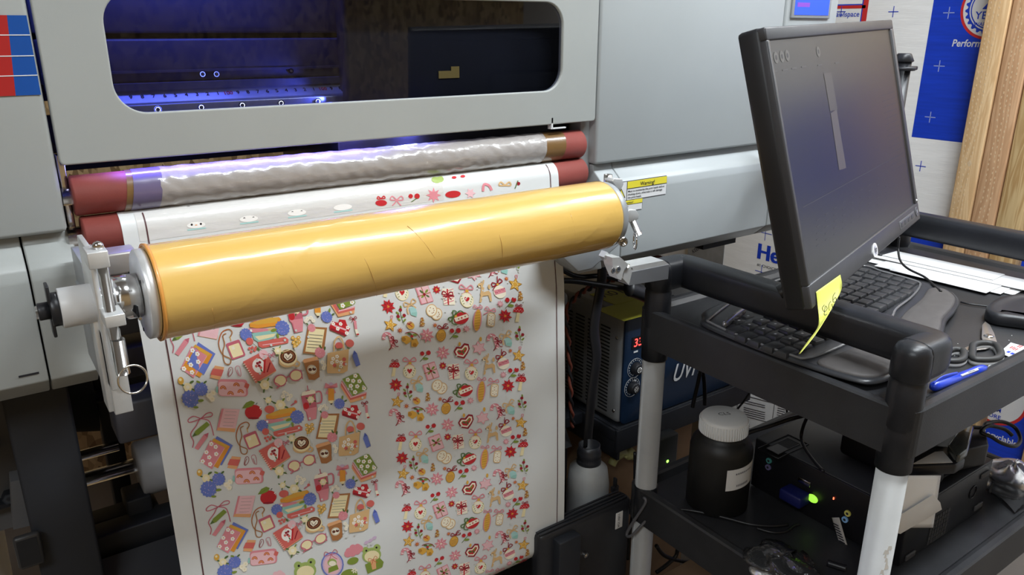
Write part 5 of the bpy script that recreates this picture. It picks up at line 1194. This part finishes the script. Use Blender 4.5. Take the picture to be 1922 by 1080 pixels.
# desktop computer on its side
pc = thing('desktop_computer', 'black desktop computer lying on the lower shelf with ports facing the left', 'computer', (1.28, .65, LZ))
px0, px1, py0, py1, pz0, pz1 = 1.135, 1.418, .502, .80, LZ+.002, .664
CASE = mat('pc_case_black', (.008, .008, .010), .42, var=.1, vscale=25); CASET = mat('pc_case_top_grey', (.05, .052, .056), .38, var=.06)
b = B().use(CASE).box((px0, py0, pz0), (px1, py1, pz1-.002), .002).use(CASET).box((px0+.002, py0+.022, pz1-.003), (px1-.03, py1, pz1), .001).use(CASE).box((px0, py0, pz1-.003), (px1, py0+.02, pz1+.002), .001)
b.build('case', None, pc)
lx, ly = at(1470, 838, z=pz1+.001).x, at(1470, 838, z=pz1+.001).y
b = B().use(CASE).xf(Matrix.Translation((lx, ly, pz1)))
b.tube([(-.045, -.022, .0006), (.045, -.022, .0006), (.045, .022, .0006), (-.045, .022, .0006)], .0012, 6, smooth=False, closed=True).tube([(-.032, -.013, .0006), (.032, -.013, .0006), (.032, .013, .0006), (-.032, .013, .0006)], .001, 6, smooth=False, closed=True).use(VDARK).box((.0, -.013, .0002), (.032, .013, .0012)).use(CASET).box((-.032, -.013, .0002), (.0, .013, .001))
b.build('cover_latch', None, pc)
# rear ports (face -X)
def pf_(y, z): return Vector((px0-.0005, y, z))
b = B().use(mat('vent_metal_dark', (.06, .06, .065), .5, metal=.4)).box((px0-.001, .535, pz0+.012), (px0, .565, pz0+.082), .0005)
for k in range(9): b.box((px0-.003, .512, pz0+.012+k*.008), (px0-.0015, .533, pz0+.014+k*.008))
for k in range(4): b.box((px0-.003, .512+k*.007, pz0+.012), (px0-.0015, .513+k*.007, pz0+.078))
b.build('rear_vent', None, pc)
for y, z, c, nm in ((.600, .61, (.55, .5, .1), 'yellow'), (.603, .596, (.2, .4, .65), 'blue'), (.765, .632, (.05, .2, .18), 'teal'), (.765, .618, (.12, .1, .2), 'violet')):
    b = B().use(mat('port_'+nm, c, .4)).cyl((px0, y, z), (px0-.003, y, z), .0055, n=20).use(VDARK).cyl((px0-.003, y, z), (px0-.0032, y, z), .0025, n=12); b.build('audio_port', None, pc)
b = B().use(mat('port_lime_glow', (.2, .5, .05), .4, emit=(.45, 1, .08), es=.9)).sphere((px0-.006, .665, .606), .0095, 16, (.5, 1.1, .8)); b.build('network_light', None, pc)
b = B().use(mat('led_red', (.3, .02, .02), .4, emit=(1, .12, .05), es=4)).box((px0-.002, .628, .622), (px0-.001, .630, .626)); b.build('status_light', None, pc)
b = B().use(STEEL).box((px0-.004, .675, .622), (px0, .700, .632), .001); b.build('video_port', None, pc)
B().use(mat('vga_plug_blue', (.006, .01, .09), .5)).box((px0-.035, .67, .59), (px0-.002, .715, .612), .004).build('video_plug', None, pc)
tg_ = B().use(mat('tag_stripes', (.4, .38, .35), .5)).tube([at(1568, 972, x=px0-.01), at(1576, 1000, x=px0-.012), at(1583, 1024, x=px0-.014)], (.0012, .008), 8, flat=(1, 0, 0))
for k in range(7): q = at(1569+k*2, 985+k*5.5, x=px0-.0148); tg_.use(INK).box((q.x-.001, q.y-.005, q.z-.0007), (q.x, q.y+.005, q.z+.0007))
tag(tg_.build('barcode_tag'), 'small striped tag hanging at the back of the black computer', 'tag')
# underside face details (faces -Y)
for x, z in ((px0+.03, pz0+.01), (px1-.025, pz0+.016), (px1-.025, pz1-.02), (px0+.03, pz1-.02)): B().use(mat('rubber_foot_grey', (.06, .06, .065), .7)).box((x-.014, py0-.003, z-.005), (x+.014, py0, z+.005), .001).build('rubber_foot', None, pc)
b = B().use(mat('vent_slots_grey', (.05, .05, .052), .6))
for i in range(7):
    for j in range(6): b.box((px0+.085+i*.009, py0-.0012, pz0+.006+j*.009), (px0+.091+i*.009, py0-.0004, pz0+.0125+j*.009))
b.build('bottom_vent', None, pc)
b = B().use(CASE).torus((1.36, py0-.001, .62), .012, .0012, YV, 24, 6); b.build('screw_plug', None, pc)
# things on the computer
b = B().use(CASE).box((1.205, .53, pz1+.003), (1.35, .675, pz1+.08), .01).box((1.19, .515, pz1+.003), (1.27, .56, pz1+.05), .006)
tag(b.build('power_supply'), 'large black power supply block standing on the computer under the tray', 'power supply')
wq = [at(px, py, y=.498) for px, py in ((1705, 895), (1764, 893), (1775, 930), (1773, 985), (1740, 1003), (1697, 1003))]
t = thing('label_liner', 'large white label backing sheet hanging down in front of the computer', 'label sheet', tuple(at(1735, 950, y=.495)))
def ll(u, v): 
    q = at(1700-18*v+66*u*(1+.05*v), 893+98*v, y=.493-.006*math.sin(v*2.6)); return q
B().use(mat('liner_silver_white', (.85, .86, .87), .4)).grid(ll, 10, 12).build('liner_sheet', None, t, solid=.0004)
tag(B().use(PAPER).prism([at(*p, y=.482) for p in ((1752, 929), (1765, 944), (1768, 957), (1690, 1003), (1683, 1001), (1681, 990), (1686, 970))], (0, .0006, 0), .0002).build('blank_label'), 'blank white rounded label stuck tilted on the hanging liner sheet', 'label')
bx = thing('label_printer', 'small black device with white label sheet lying on top, beside the near post', 'device', tuple(at(1755, 880, y=.48)))
za = at(1790, 872, y=.485).z
b = B().use(BLACK).prism([at(*p, z=za) for p in ((1690, 877), (1795, 873), (1812, 862), (1800, 840), (1740, 835), (1690, 850))], (0, 0, -.018), .003); b.build('device_body', None, bx)
b = B().use(PAPER).prism([at(*p, z=za+.002) for p in ((1712, 872), (1788, 869), (1770, 848), (1755, 849))], (0, 0, .0006)); b.build('white_sheet', None, bx)
b = B().use(mat('smoked_plastic', (.05, .055, .05), .25, coat=.6)).prism([at(*p, z=za+.002) for p in ((1798, 872), (1814, 860), (1826, 815), (1806, 805), (1776, 850), (1790, 868))], (0, 0, .016), .004); b.build('smoked_cover', None, bx)
ad = thing('network_box', 'ribbed black box standing on the far end of the computer', 'device', tuple(at(1835, 850, z=pz1)))
b = B().use(BLACK).prism([at(*p, z=pz1+.045) for p in ((1800, 848), (1857, 835), (1850, 805), (1805, 790), (1780, 800))], (0, 0, -.042), .004)
for k in range(9): q = at(1808+k*5, 855-k*1.2, z=pz1+.025); b.box((q.x-.0015, q.y-.002, q.z-.012), (q.x+.0015, q.y+.002, q.z+.012), .0005)
b.build('device_body', None, ad)
CB('coiled_cable', 'thick black cable coiled in a loop in front of the blue board', [at(px, py, z=z_) for px, py, z_ in ((1822, 802, .72), (1845, 803, .715), (1852, 795, .715), (1880, 792, .71), (1905, 803, .70), (1915, 825, .69), (1905, 838, .69), (1880, 832, .70), (1860, 820, .71), (1842, 812, .715), (1855, 800, .72), (1885, 806, .71), (1900, 818, .70))], .0035)
# mask, bag
fm = thing('face_mask', 'black pleated face mask lying on the lower shelf behind the computer', 'face mask', tuple(at(1880, 935, z=LZ)))
MK = mat('mask_black_fabric', (.02, .02, .022), .85, var=.1)
c4 = [at(1850, 920, z=LZ+.004), at(1905, 963, z=LZ+.004), at(1935, 935, z=LZ+.02), at(1855, 880, z=LZ+.02)]
def mk(u, v):
    p = c4[0].lerp(c4[1], u).lerp(c4[3].lerp(c4[2], u), v); return p+ZV*(.007*math.sin(u*PI)+.003*((v*4) % 1))
B().use(MK).grid(mk, 14, 32, False).build('mask_body', None, fm, solid=.0006)
B().use(MK).tube([at(px, py, z=LZ+.03) for px, py in ((1858, 925), (1862, 910), (1880, 900), (1905, 905), (1925, 925), (1930, 940))], .0018, 8).build('ear_loop', None, fm)
bg = thing('plastic_bag', 'crumpled clear plastic bag with white cord at the right edge', 'bag', tuple(at(1890, 890, z=LZ)))
def bgf(u, v):
    a = u*2*PI; q = at(1898, 900, z=LZ+.03); r = .036*math.sin(v*PI)*(1+.35*noise.noise(Vector((u*6, v*5, 1)))); return q+Vector((r*1.5*math.cos(a), r*1.2*math.sin(a), .034*math.cos(v*PI)*(1+.4*noise.noise(Vector((u*9, v*7, 3))))))
gb = B().use(mat('clear_plastic_bag', (.22, .23, .26), .35, trans=.9, bump=.4, bscale=60)).grid(bgf, 36, 20); gb.build('bag_film', None, bg)
B().use(WPL).tube([at(px, py, z=LZ+.05) for px, py in ((1862, 868), (1885, 878), (1908, 893), (1925, 912))], .0018, 8).build('white_cord', None, bg)
# cables on the lower shelf
CB('thick_cable', 'black cable draped over the top of the computer toward the bottle', [at(px, py, z=z_) for px, py, z_ in ((1378, 835, .66), (1400, 815, .69), (1445, 800, .70), (1480, 788, .71), (1510, 780, .73), (1520, 775, .75))], .004)
CB('thick_cable', 'black cable falling over the right part of the computer top', [at(px, py, z=z_) for px, py, z_ in ((1516, 781, .74), (1508, 800, .70), (1504, 820, .675), (1510, 840, .672), (1525, 862, .675), (1545, 885, .685))], .003)
CB('thin_cable', 'thin grey cable wound around the far left post sleeve', [at(1252, 930, x=.985), at(1251, 953, x=.975), at(1240, 970, x=.955), Vector((.935, .885, .560)), Vector((.932, .880, .553)), at(1178, 998, x=.925), at(1185, 1006, x=.922), Vector((.940, .875, .520)), at(1238, 978, x=.945), at(1246, 958, x=.962)], .0028, m=mat('grey_cable_rubber', (.10, .10, .11), .4))
CB('power_cable', 'black cable lying from the corner post across the lower shelf to computer', [at(px, py, z=LZ+.006) for px, py in ((1256, 955), (1290, 958), (1330, 965), (1370, 975), (1410, 985), (1450, 988), (1478, 985))], .003)
CB('power_cable', 'second black cable under the lime green light on the lower shelf', [at(px, py, z=LZ+.006) for px, py in ((1420, 992), (1450, 1000), (1475, 998), (1490, 988), (1500, 985))], .0025)
CB('usb_plug', 'small black plug lying on the lower shelf near the near post', [at(1553, 1057, z=LZ+.008), at(1575, 1064, z=LZ+.008), at(1588, 1068, z=LZ+.008)], .006, 'plug')
fb_ = thing('foil_bag', 'crumpled shiny black bag on the near edge of the lower shelf', 'bag', tuple(at(1460, 1060, z=LZ)))
def fbf(u, v):
    a = u*2*PI; q = at(1468, 1062, z=LZ+.018); w = 1+.5*noise.noise(Vector((u*7, v*6, 9))); r = .048*math.sin(v*PI)*w; return q+Vector((r*.9*math.cos(a), r*1.3*math.sin(a), .017*math.cos(v*PI)*w))
B().use(mat('crinkled_black_foil', (.02, .02, .02), .18, coat=.8, bump=1, bscale=70)).grid(fbf, 40, 20).build('bag_film', None, fb_)
sb = B().use(mat('foil_silver', (.75, .74, .70), .2, metal=.8, bump=.8, bscale=90)).sphere(at(1432, 1078, z=LZ+.012), .014, 16, (1.2, 1.8, .6)); tag(sb.build('foil_scrap'), 'bright crumpled silver foil scrap beside the shiny black bag', 'foil')
# ================================================================ UNDER THE PRINTER
def chiller(name, label, x0, x1, y0, y1, z0, z1, front=True):
    t = thing(name, label, 'chiller', ((x0+x1)/2, (y0+y1)/2, z0))
    CG = mat('chiller_grey_enamel', (.25, .26, .27), .45, var=.04); CB_ = mat('chiller_blue_panel', (.008, .024, .06), .4, var=.05)
    b = B().use(CG).box((x0, y0, z0), (x1, y1, z1), .014, 4); b.build('cabinet', None, t)
    b = B().use(VDARK)
    for c in range(6):
        for k in range(24):
            y = y0+.035+c*.042; z = z1-.04-k*.0085
            if z < z0+.02: continue
            b.box((x0-.0008, y, z-.002), (x0+.002, y+.030, z+.0012))
    b.build('vent_slots', None, t)
    for z in (z1-.055, z0+.03): B().use(STEEL).sphere((x0-.0005, y0+.014, z), .0042, 12, (.4, 1, 1)).build('side_screw', None, t)
    if front:
        pts = rrect(x0+.006, x1-.01, z0-.0, z1-.008, .014, 6)
        B().use(CB_).prism([(x, y0+.001, z) for x, z in pts], (0, -.006, 0), .001).build('front_panel', None, t); fp_ = COL.objects[-1]
        yf = y0-.0055
        q = at(1200, 641, y=yf)
        SEG = mat('display_red_digits', (.3, 0, 0), .4, emit=(1, .06, .05), es=3)
        b = B().use(VDARK).box((q.x-.022, yf-.001, q.z-.014), (q.x+.045, yf+.001, q.z+.013)).use(SEG); b.text('33.3', (q.x-.018, yf-.0012, q.z-.009), XV, ZV, .026, .01, shear=.1); b.build('display', None, fp_)
        for px, py in ((1192, 691), (1186, 727)):
            q = at(px, py, y=yf)
            b = B().use(WPL).torus((q.x, yf-.0004, q.z), .022, .0005, YV, 36, 4)
            for k in range(15): a = math.radians(-60+k*20+30); b.box((q.x+.0175*math.cos(a)-.0006, yf-.0008, q.z+.0175*math.sin(a)-.0006), (q.x+.0175*math.cos(a)+.0008, yf, q.z+.0175*math.sin(a)+.002))
            b.build('dial_scale', None, fp_)
            B().use(BLACK).cyl((q.x, yf, q.z), (q.x, yf-.014, q.z), .0145, .012, n=32, bev=.001).use(STEEL).cyl((q.x, yf-.014, q.z), (q.x, yf-.0145, q.z), .006, n=20).build('knob', None, fp_)
        q = at(1260, 715, y=yf); b = B().use(mat('panel_print', (.8, .82, .84), .5)).text('UVIT', (q.x, yf-.0005, q.z-.004), (1, 0, 0), ZV, .060, .012, shear=.35, sx=.8)
        for px, py in ((1193, 660), (1190, 715)): q = at(px, py+2, y=yf); b.box((q.x-.006, yf-.0006, q.z), (q.x+.006, yf-.0003, q.z+.004))
        b.build('panel_lettering', None, fp_)
        # yellow labels on the top
        LY = mat('chiller_label_yellow', (.36, .34, .03), .55, var=.05); zt = z1+.0006
        b = B().use(LY)
        a = at(1140, 590, z=zt); b.box((a.x, a.y-.05, z1), (a.x+.17, a.y+.035, zt)); a2_ = at(1128, 566, z=zt); b.box((a2_.x+.01, a2_.y-.035, z1), (a2_.x+.12, a2_.y+.05, zt+.0006)); zt += .0008
        b.use(INK).text('110V', (a2_.x+.11, a2_.y+.04, zt), (-1, 0, 0), (0, -1, 0), .042, 0); b.use(GREYINK).text('CAUTION', (a2_.x+.105, a2_.y-.005, zt), (-1, 0, 0), (0, -1, 0), .010, 0).text('SUPPLY', (a2_.x+.105, a2_.y-.022, zt), (-1, 0, 0), (0, -1, 0), .010, 0)
        b.build('top_label', None, t)
    return t
chiller('lamp_chiller', 'grey lamp chiller with dark blue front panel, red display and dials under the printer', 1.067, 1.475, 1.105, 1.40, .575, .832)
chiller('lamp_chiller', 'plain grey vented unit left of the blue fronted chiller, partly behind hanging film', .70, 1.02, 1.22, 1.50, .575, .86, False)
sh = thing('equipment_shelf', 'black metal shelf bracket holding the grey chillers under the printer', 'shelf', (1.2, 1.2, 0))
b = B().use(DARK).box((1.05, 1.095, .545), (1.50, 1.45, .572), .002).box((.66, 1.20, .545), (1.05, 1.52, .572), .002).box((1.05, 1.086, .520), (1.50, 1.094, .574), .001).box((1.055, 1.088, .50), (1.063, 1.42, .575), .001); b.build('shelf_plate', None, sh)
b = B().use(DARK).box((1.47, 1.38, 0), (1.50, 1.42, .545)).box((.66, 1.47, 0), (.70, 1.51, .545)); b.build('shelf_leg', None, sh)
# light enclosure behind (second white body) and cardboard boxes
CARD = mat('cardboard_brown', (.20, .125, .07), .8, var=.1, bump=.2, bscale=120)
t = thing('cardboard_box', 'brown cardboard box on the floor behind the far left cart post', 'box', (1.2, 1.3, 0))
B().use(CARD).box((1.07, 1.16, 0), (1.38, 1.36, .50), .003).build('carton', None, t)
t = thing('cardboard_box', 'brown cardboard box on the floor beneath the lower cart shelf', 'box', (1.05, .75, 0))
B().use(CARD).box((1.01, .60, 0), (1.32, .97, .26), .003).build('carton', None, t)
tag(B().use(mat('white_block', (.6, .6, .6), .5)).box((1.05, .52, 0), (1.12, .58, .27), .004).build('white_box'), 'small white box standing below the lower shelf rim', 'box')
# printed spec sheet box (white carton) behind the computer
t = thing('printed_carton', 'white carton with printed specification panel behind the computer', 'carton', (1.8, 1.3, 0))
yc_ = 1.15
B().use(mat('carton_white', (.42, .42, .41), .7, var=.03)).box((1.505, yc_, 0), (2.15, yc_+.3, .66), .003).build('carton_body', None, t)
b = B().use(INK)
def ln(px0, py0, px1, py1, w=.0012):
    a = at(px0, py0, y=yc_-.0006); c = at(px1, py1, y=yc_-.0006); dd = (c-a).normalized(); nn = Vector((-dd.z, 0, dd.x))*w; b._add([a-nn, c-nn, c+nn, a+nn], [(0, 1, 2, 3)])
fr_ = [(1384, 739), (1454, 758), (1449, 795), (1384, 778)]
for p, q in zip(fr_, fr_[1:]+fr_[:1]): ln(*p, *q, .0009)
for y in (752, 756, 765, 769, 773, 777): ln(1396, y, 1436, y+10, .0009)
for y in (790, 794, 798): ln(1379, y, 1407, y+7, .0010)
for k in range(9): ln(1460-k*.5, 762+k*4.2, 1474, 766+k*4.2, .0010)
q = at(1392, 747, y=yc_-.0006); b.torus(q, .008, .0012, YV, 20, 4)
b.build('carton_print', None, t)
# ribbon cable, braided wire, black cables
tag(B().use(CABLE).tube([at(px, py, y=1.05) for px, py in ((1131, 500), (1129, 530), (1122, 570), (1115, 620), (1120, 670), (1112, 730), (1106, 790), (1102, 838))], (.0125, .004), 10, flat=(1, 0, 0)).build('ribbon_cable'), 'wide black ribbon cable bundle hanging down to the ink waste bottle', 'cable')
BR1 = mat('braided_wire_red', (.16, .04, .025), .6, var=.2); 
def twist(name, label, pts, r=.004):
    P = catmull([Vector(p) for p in pts], 10); b = B()
    for s_, m_ in ((0, BR1), (PI, CABLE)):
        q = []
        for i, p in enumerate(P): a = i*.8+s_; q.append(p+Vector((math.cos(a), math.sin(a)*.6, math.sin(a)))*r*.8)
        b.use(m_).tube(q, r*.8, 8, smooth=False)
    return tag(b.build(name), label, 'wire')
twist('braided_wire', 'red and black twisted wire running over the grey chiller and down', [at(px, py, y=y_) for px, py, y_ in ((1240, 485, 1.09), (1205, 487, 1.09), (1180, 492, 1.09), (1150, 525, 1.08), (1110, 540, 1.085), (1085, 555, 1.09), (1064, 585, 1.09), (1067, 640, 1.09), (1070, 700, 1.09), (1072, 760, 1.09), (1075, 800, 1.09))])
CB('power_cable', 'black power cable crossing behind the hinge arm, upper of two', [at(px, py, y=1.07) for px, py in ((1045, 498), (1065, 512), (1090, 520), (1130, 518), (1160, 525), (1180, 533))], .005)
CB('power_cable', 'black power cable with thick plug lying above the yellow labels', [at(px, py, y=1.04) for px, py in ((1045, 527), (1080, 528), (1120, 534), (1160, 540), (1190, 545))], .0055)
tag(B().use(CABLE).tube([at(px, py, y=1.02) for px, py in ((1180, 541), (1200, 548), (1225, 560))], (.017, .013), 12).build('power_plug'), 'thick black power plug above the chiller labels beside the post', 'plug')
CB('power_cable', 'black cable looping above the blue chiller front beneath the cart rail', [at(px, py, y=1.0) for px, py in ((1262, 558), (1280, 570), (1300, 590), (1330, 580), (1360, 575), (1400, 580))], .005)
CB('power_cable', 'left one of two black cables hanging before the blue panel', [at(px, py, y=1.02) for px, py in ((1316, 690), (1310, 720), (1303, 750), (1300, 765))], .0045)
CB('power_cable', 'right one of two black cables hanging before the blue panel', [at(px, py, y=1.02) for px, py in ((1318, 690), (1322, 720), (1323, 760))], .0045)
CB('thin_cable', 'thin black cable crossing the printed white carton', [at(px, py, y=.99) for px, py in ((1410, 733), (1395, 755), (1380, 775), (1374, 800))], .0025)
CB('thin_cable', 'short black cable dropping to the computer in front of printed carton', [at(px, py, y=.97) for px, py in ((1474, 762), (1477, 775), (1470, 788), (1500, 775), (1520, 776))], .0025)
CB('power_cable', 'black cable hanging behind the far left post near green light', [at(px, py, y=1.02) for px, py in ((1192, 850), (1192, 900), (1190, 950), (1182, 1000), (1178, 1050))], .004)
CB('power_cable', 'black cable curving below the lower shelf beside the post', [at(px, py, y=.99) for px, py in ((1232, 1025), (1250, 1045), (1290, 1055), (1320, 1045))], .0045)
CB('power_cable', 'black cable crossing lower beneath the shelf by the brown box', [at(px, py, y=.99) for px, py in ((1232, 1075), (1250, 1062), (1268, 1045), (1272, 1030))], .0045)
# waste bottle
q = at(1101, 880, y=1.03); zb_ = at(1101, 838, y=1.03).z
wb = thing('waste_bottle', 'cloudy white waste ink bottle with dark neck under the ribbon cable', 'bottle', (q.x, 1.03, 0))
CLD = mat('cloudy_plastic', (.32, .33, .33), .4, var=.15)
b = B().use(CLD).lathe([(0, 0), (.040, 0), (.043, .01), (.043, zb_-.225), (.038, zb_-.19), (.022, zb_-.175), (.022, zb_-.165)], (q.x+.005, 1.03, .14), ZV, 48); b.build('bottle_body', None, wb)
b = B().use(BLACK).lathe([(0, 0), (.025, 0), (.025, .010), (.023, .014), (.0245, .018), (.0245, .028), (.022, .032), (.022, .042), (.019, .042), (.019, .018), (0, .018)], (q.x+.005, 1.03, zb_-.040), ZV, 40); b.build('bottle_neck', None, wb)
b = B().use(BLACK).box((q.x-.05, .97, 0), (q.x+.07, 1.085, .135), .002); tag(b.build('bottle_stand'), 'black block holding up the waste ink bottle', 'stand')
b = B().use(CABLE).box((q.x+.030, .982, zb_-.095), (q.x+.046, .990, zb_-.083), .001).box((q.x+.036, .982, zb_-.085), (q.x+.041, .990, zb_-.065), .001); b.build('hose_clip', None, wb)
# black device with 110V label
bd = thing('heater_fan_unit', 'black ridged blower unit with white 110V 15A label beside the post', 'blower', tuple(at(1130, 1000, y=.96)))
z_t = at(1165, 950, y=.93).z; xa = at(1052, 985, y=.94).x; xb = at(1183, 960, y=.94).x
b = B().use(BLACK).box((xa-.05, .935, z_t-.20), (xb, .968, z_t+.005), .012, 3)
for k in range(4): b.box((xa-.05, .938+k*.008, z_t+.004), (xb-.012, .942+k*.008, z_t+.008), .001)
b.cyl((xb-.002, .952, z_t-.03), (xb+.012, .952, z_t-.03), .015, n=32, bev=.002)
b.build('blower_housing', None, bd)
q = at(1161, 977, y=.934)
b = B().use(PAPER).box((q.x-.008, .933, q.z-.018), (q.x+.010, .9345, q.z+.018), .0005).use(INK); b.text('110V 15A', (q.x-.003, .933, q.z+.016), (0, 0, -1), (1, 0, 0), .0078, .01); b.build('rating_label', None, bd)
B().use(DARK).box((xa-.02, .915, .0), (xa+.03, .94, z_t-.01), .003).build('support_leg', None, bd)
B().use(STEEL).cyl((xa+.055, .936, z_t-.075), (xa+.055, .928, z_t-.075), .006, n=6).build('bolt', None, bd)
# low black mesh under the film loop
cr = thing('black_crate', 'black mesh crate on the floor below the film loop', 'crate', (.8, 1.1, 0))
b = B().use(BLACK)
for k in range(16): b.box((.62+k*.022, 1.13, .02), (.625+k*.022, 1.14, .42)); 
for k in range(12): b.box((.62, 1.13, .03+k*.034), (.96, 1.14, .035+k*.034))
b.box((.60, 1.14, 0), (.97, 1.3, .42), .004); b.build('crate_body', None, cr)
# yellowish tangle
tg = B().use(mat('pale_yellow_rubber', (.42, .40, .16), .5))
for pts in (((1148, 873), (1155, 860), (1165, 853)), ((1150, 852), (1170, 850), (1180, 856), (1187, 852)), ((1170, 858), (1180, 846), (1190, 858))): tg.tube([at(px, py, y=1.13) for px, py in pts], .010, 10)
tag(tg.build('rubber_glove'), 'pale yellow crumpled rubber glove on the box under the chiller', 'glove')
ps = thing('power_adapter', 'black power adapter with green light behind the far left post', 'adapter', tuple(at(1255, 870, y=1.0)))
q = at(1254, 867, y=1.0)
B().use(mat('adapter_grey', (.045, .05, .048), .5)).box((q.x-.025, 1.002, q.z-.09), (q.x+.03, 1.03, q.z+.06), .004).build('adapter_body', None, ps)
b = B().use(mat('led_green', (.05, .3, .02), .4, emit=(.3, 1, .1), es=3)).sphere((q.x, 1.0015, q.z), .0035, 12, (1, .4, 1)); b.build('status_light', None, ps)

# ================================================================ LIGHT
def area(name, loc, to, size, sy, power, col=(1, 1, 1), spread=180):
    l = bpy.data.lights.new(name, 'AREA'); l.shape = 'RECTANGLE'; l.size = size; l.size_y = sy; l.energy = power; l.color = col; l.spread = math.radians(spread)
    o = bpy.data.objects.new(name, l); COL.objects.link(o); o.location = loc; o.rotation_euler = (Vector(to)-Vector(loc)).to_track_quat('-Z', 'Y').to_euler(); return o
TUBE = emis('tube_light_glow', (1, .98, .95), 12)
def tube_lamp(x0, x1, y, z, label):
    t = thing('ceiling_light', label, 'ceiling light', ((x0+x1)/2, y, z), 'tube lights under the ceiling')
    B().use(WPL).box((x0, y-.05, z+.02), (x1, y+.05, z+.05), .004).build('fixture', None, t)
    b = B().use(TUBE).cyl((x0+.03, y-.025, z), (x1-.03, y-.025, z), .016, n=16).cyl((x0+.03, y+.025, z), (x1-.03, y+.025, z), .016, n=16); b.build('tube', None, t)
tube_lamp(.5, 1.5, .12, 2.60, 'twin white tube light on the ceiling in front of the printer')
tube_lamp(1.75, 2.45, .35, 2.60, 'twin white tube light on the ceiling above the cart')
tube_lamp(-1.7, -.7, -.5, 2.60, 'twin white tube light on the ceiling at the left side')
area('ceiling_lamp_main', (1.0, .12, 2.57), (1.0, .35, 0), 1.0, .14, 35, (.88, .95, 1))
area('ceiling_lamp_cart', (2.1, .35, 2.57), (2.2, .5, 0), .7, .14, 29, (.88, .95, 1))
area('ceiling_lamp_left', (-1.2, -.5, 2.57), (-.6, 0, 0), 1.0, .14, 26, (.88, .95, 1))
# UV lamp light inside the printer
area('uv_lamp_down', (.54, 1.075, 1.2585), (.50, 1.06, 1.15), .08, .03, 2.0, (.16, .18, 1.0), 170)
area('uv_strip_rollers', (.31, 1.0165, 1.2560), (.31, 1.004, 1.20), .34, .006, .62, (.13, .105, 1.0), 170)
area('uv_inside', (.26, 1.08, 1.60), (.24, 1.14, 1.36), .26, .08, 1.1, (.12, .16, 1.0), 150)
area('uv_rail', (.435, 1.05, 1.315), (.30, 1.075, 1.303), .01, .02, .12, (.10, .14, 1.0), 160)
W = bpy.data.worlds.new('room_ambient'); S.world = W; W.use_nodes = True
W.node_tree.nodes['Background'].inputs[0].default_value = (.94, .97, 1, 1); W.node_tree.nodes['Background'].inputs[1].default_value = .30
# ================================================================ CAMERA
cd = bpy.data.cameras.new('camera'); co = bpy.data.objects.new('camera', cd); COL.objects.link(co)
cd.sensor_width = 36; cd.lens = F/1922*36; cd.clip_start = .02
co.matrix_world = basis(CAM, RT, UP, -fwd)
S.camera = co
S.view_settings.view_transform = 'Standard'; S.view_settings.look = 'None'; S.view_settings.exposure = 0; S.view_settings.gamma = 1; S.view_settings.use_curve_mapping = False
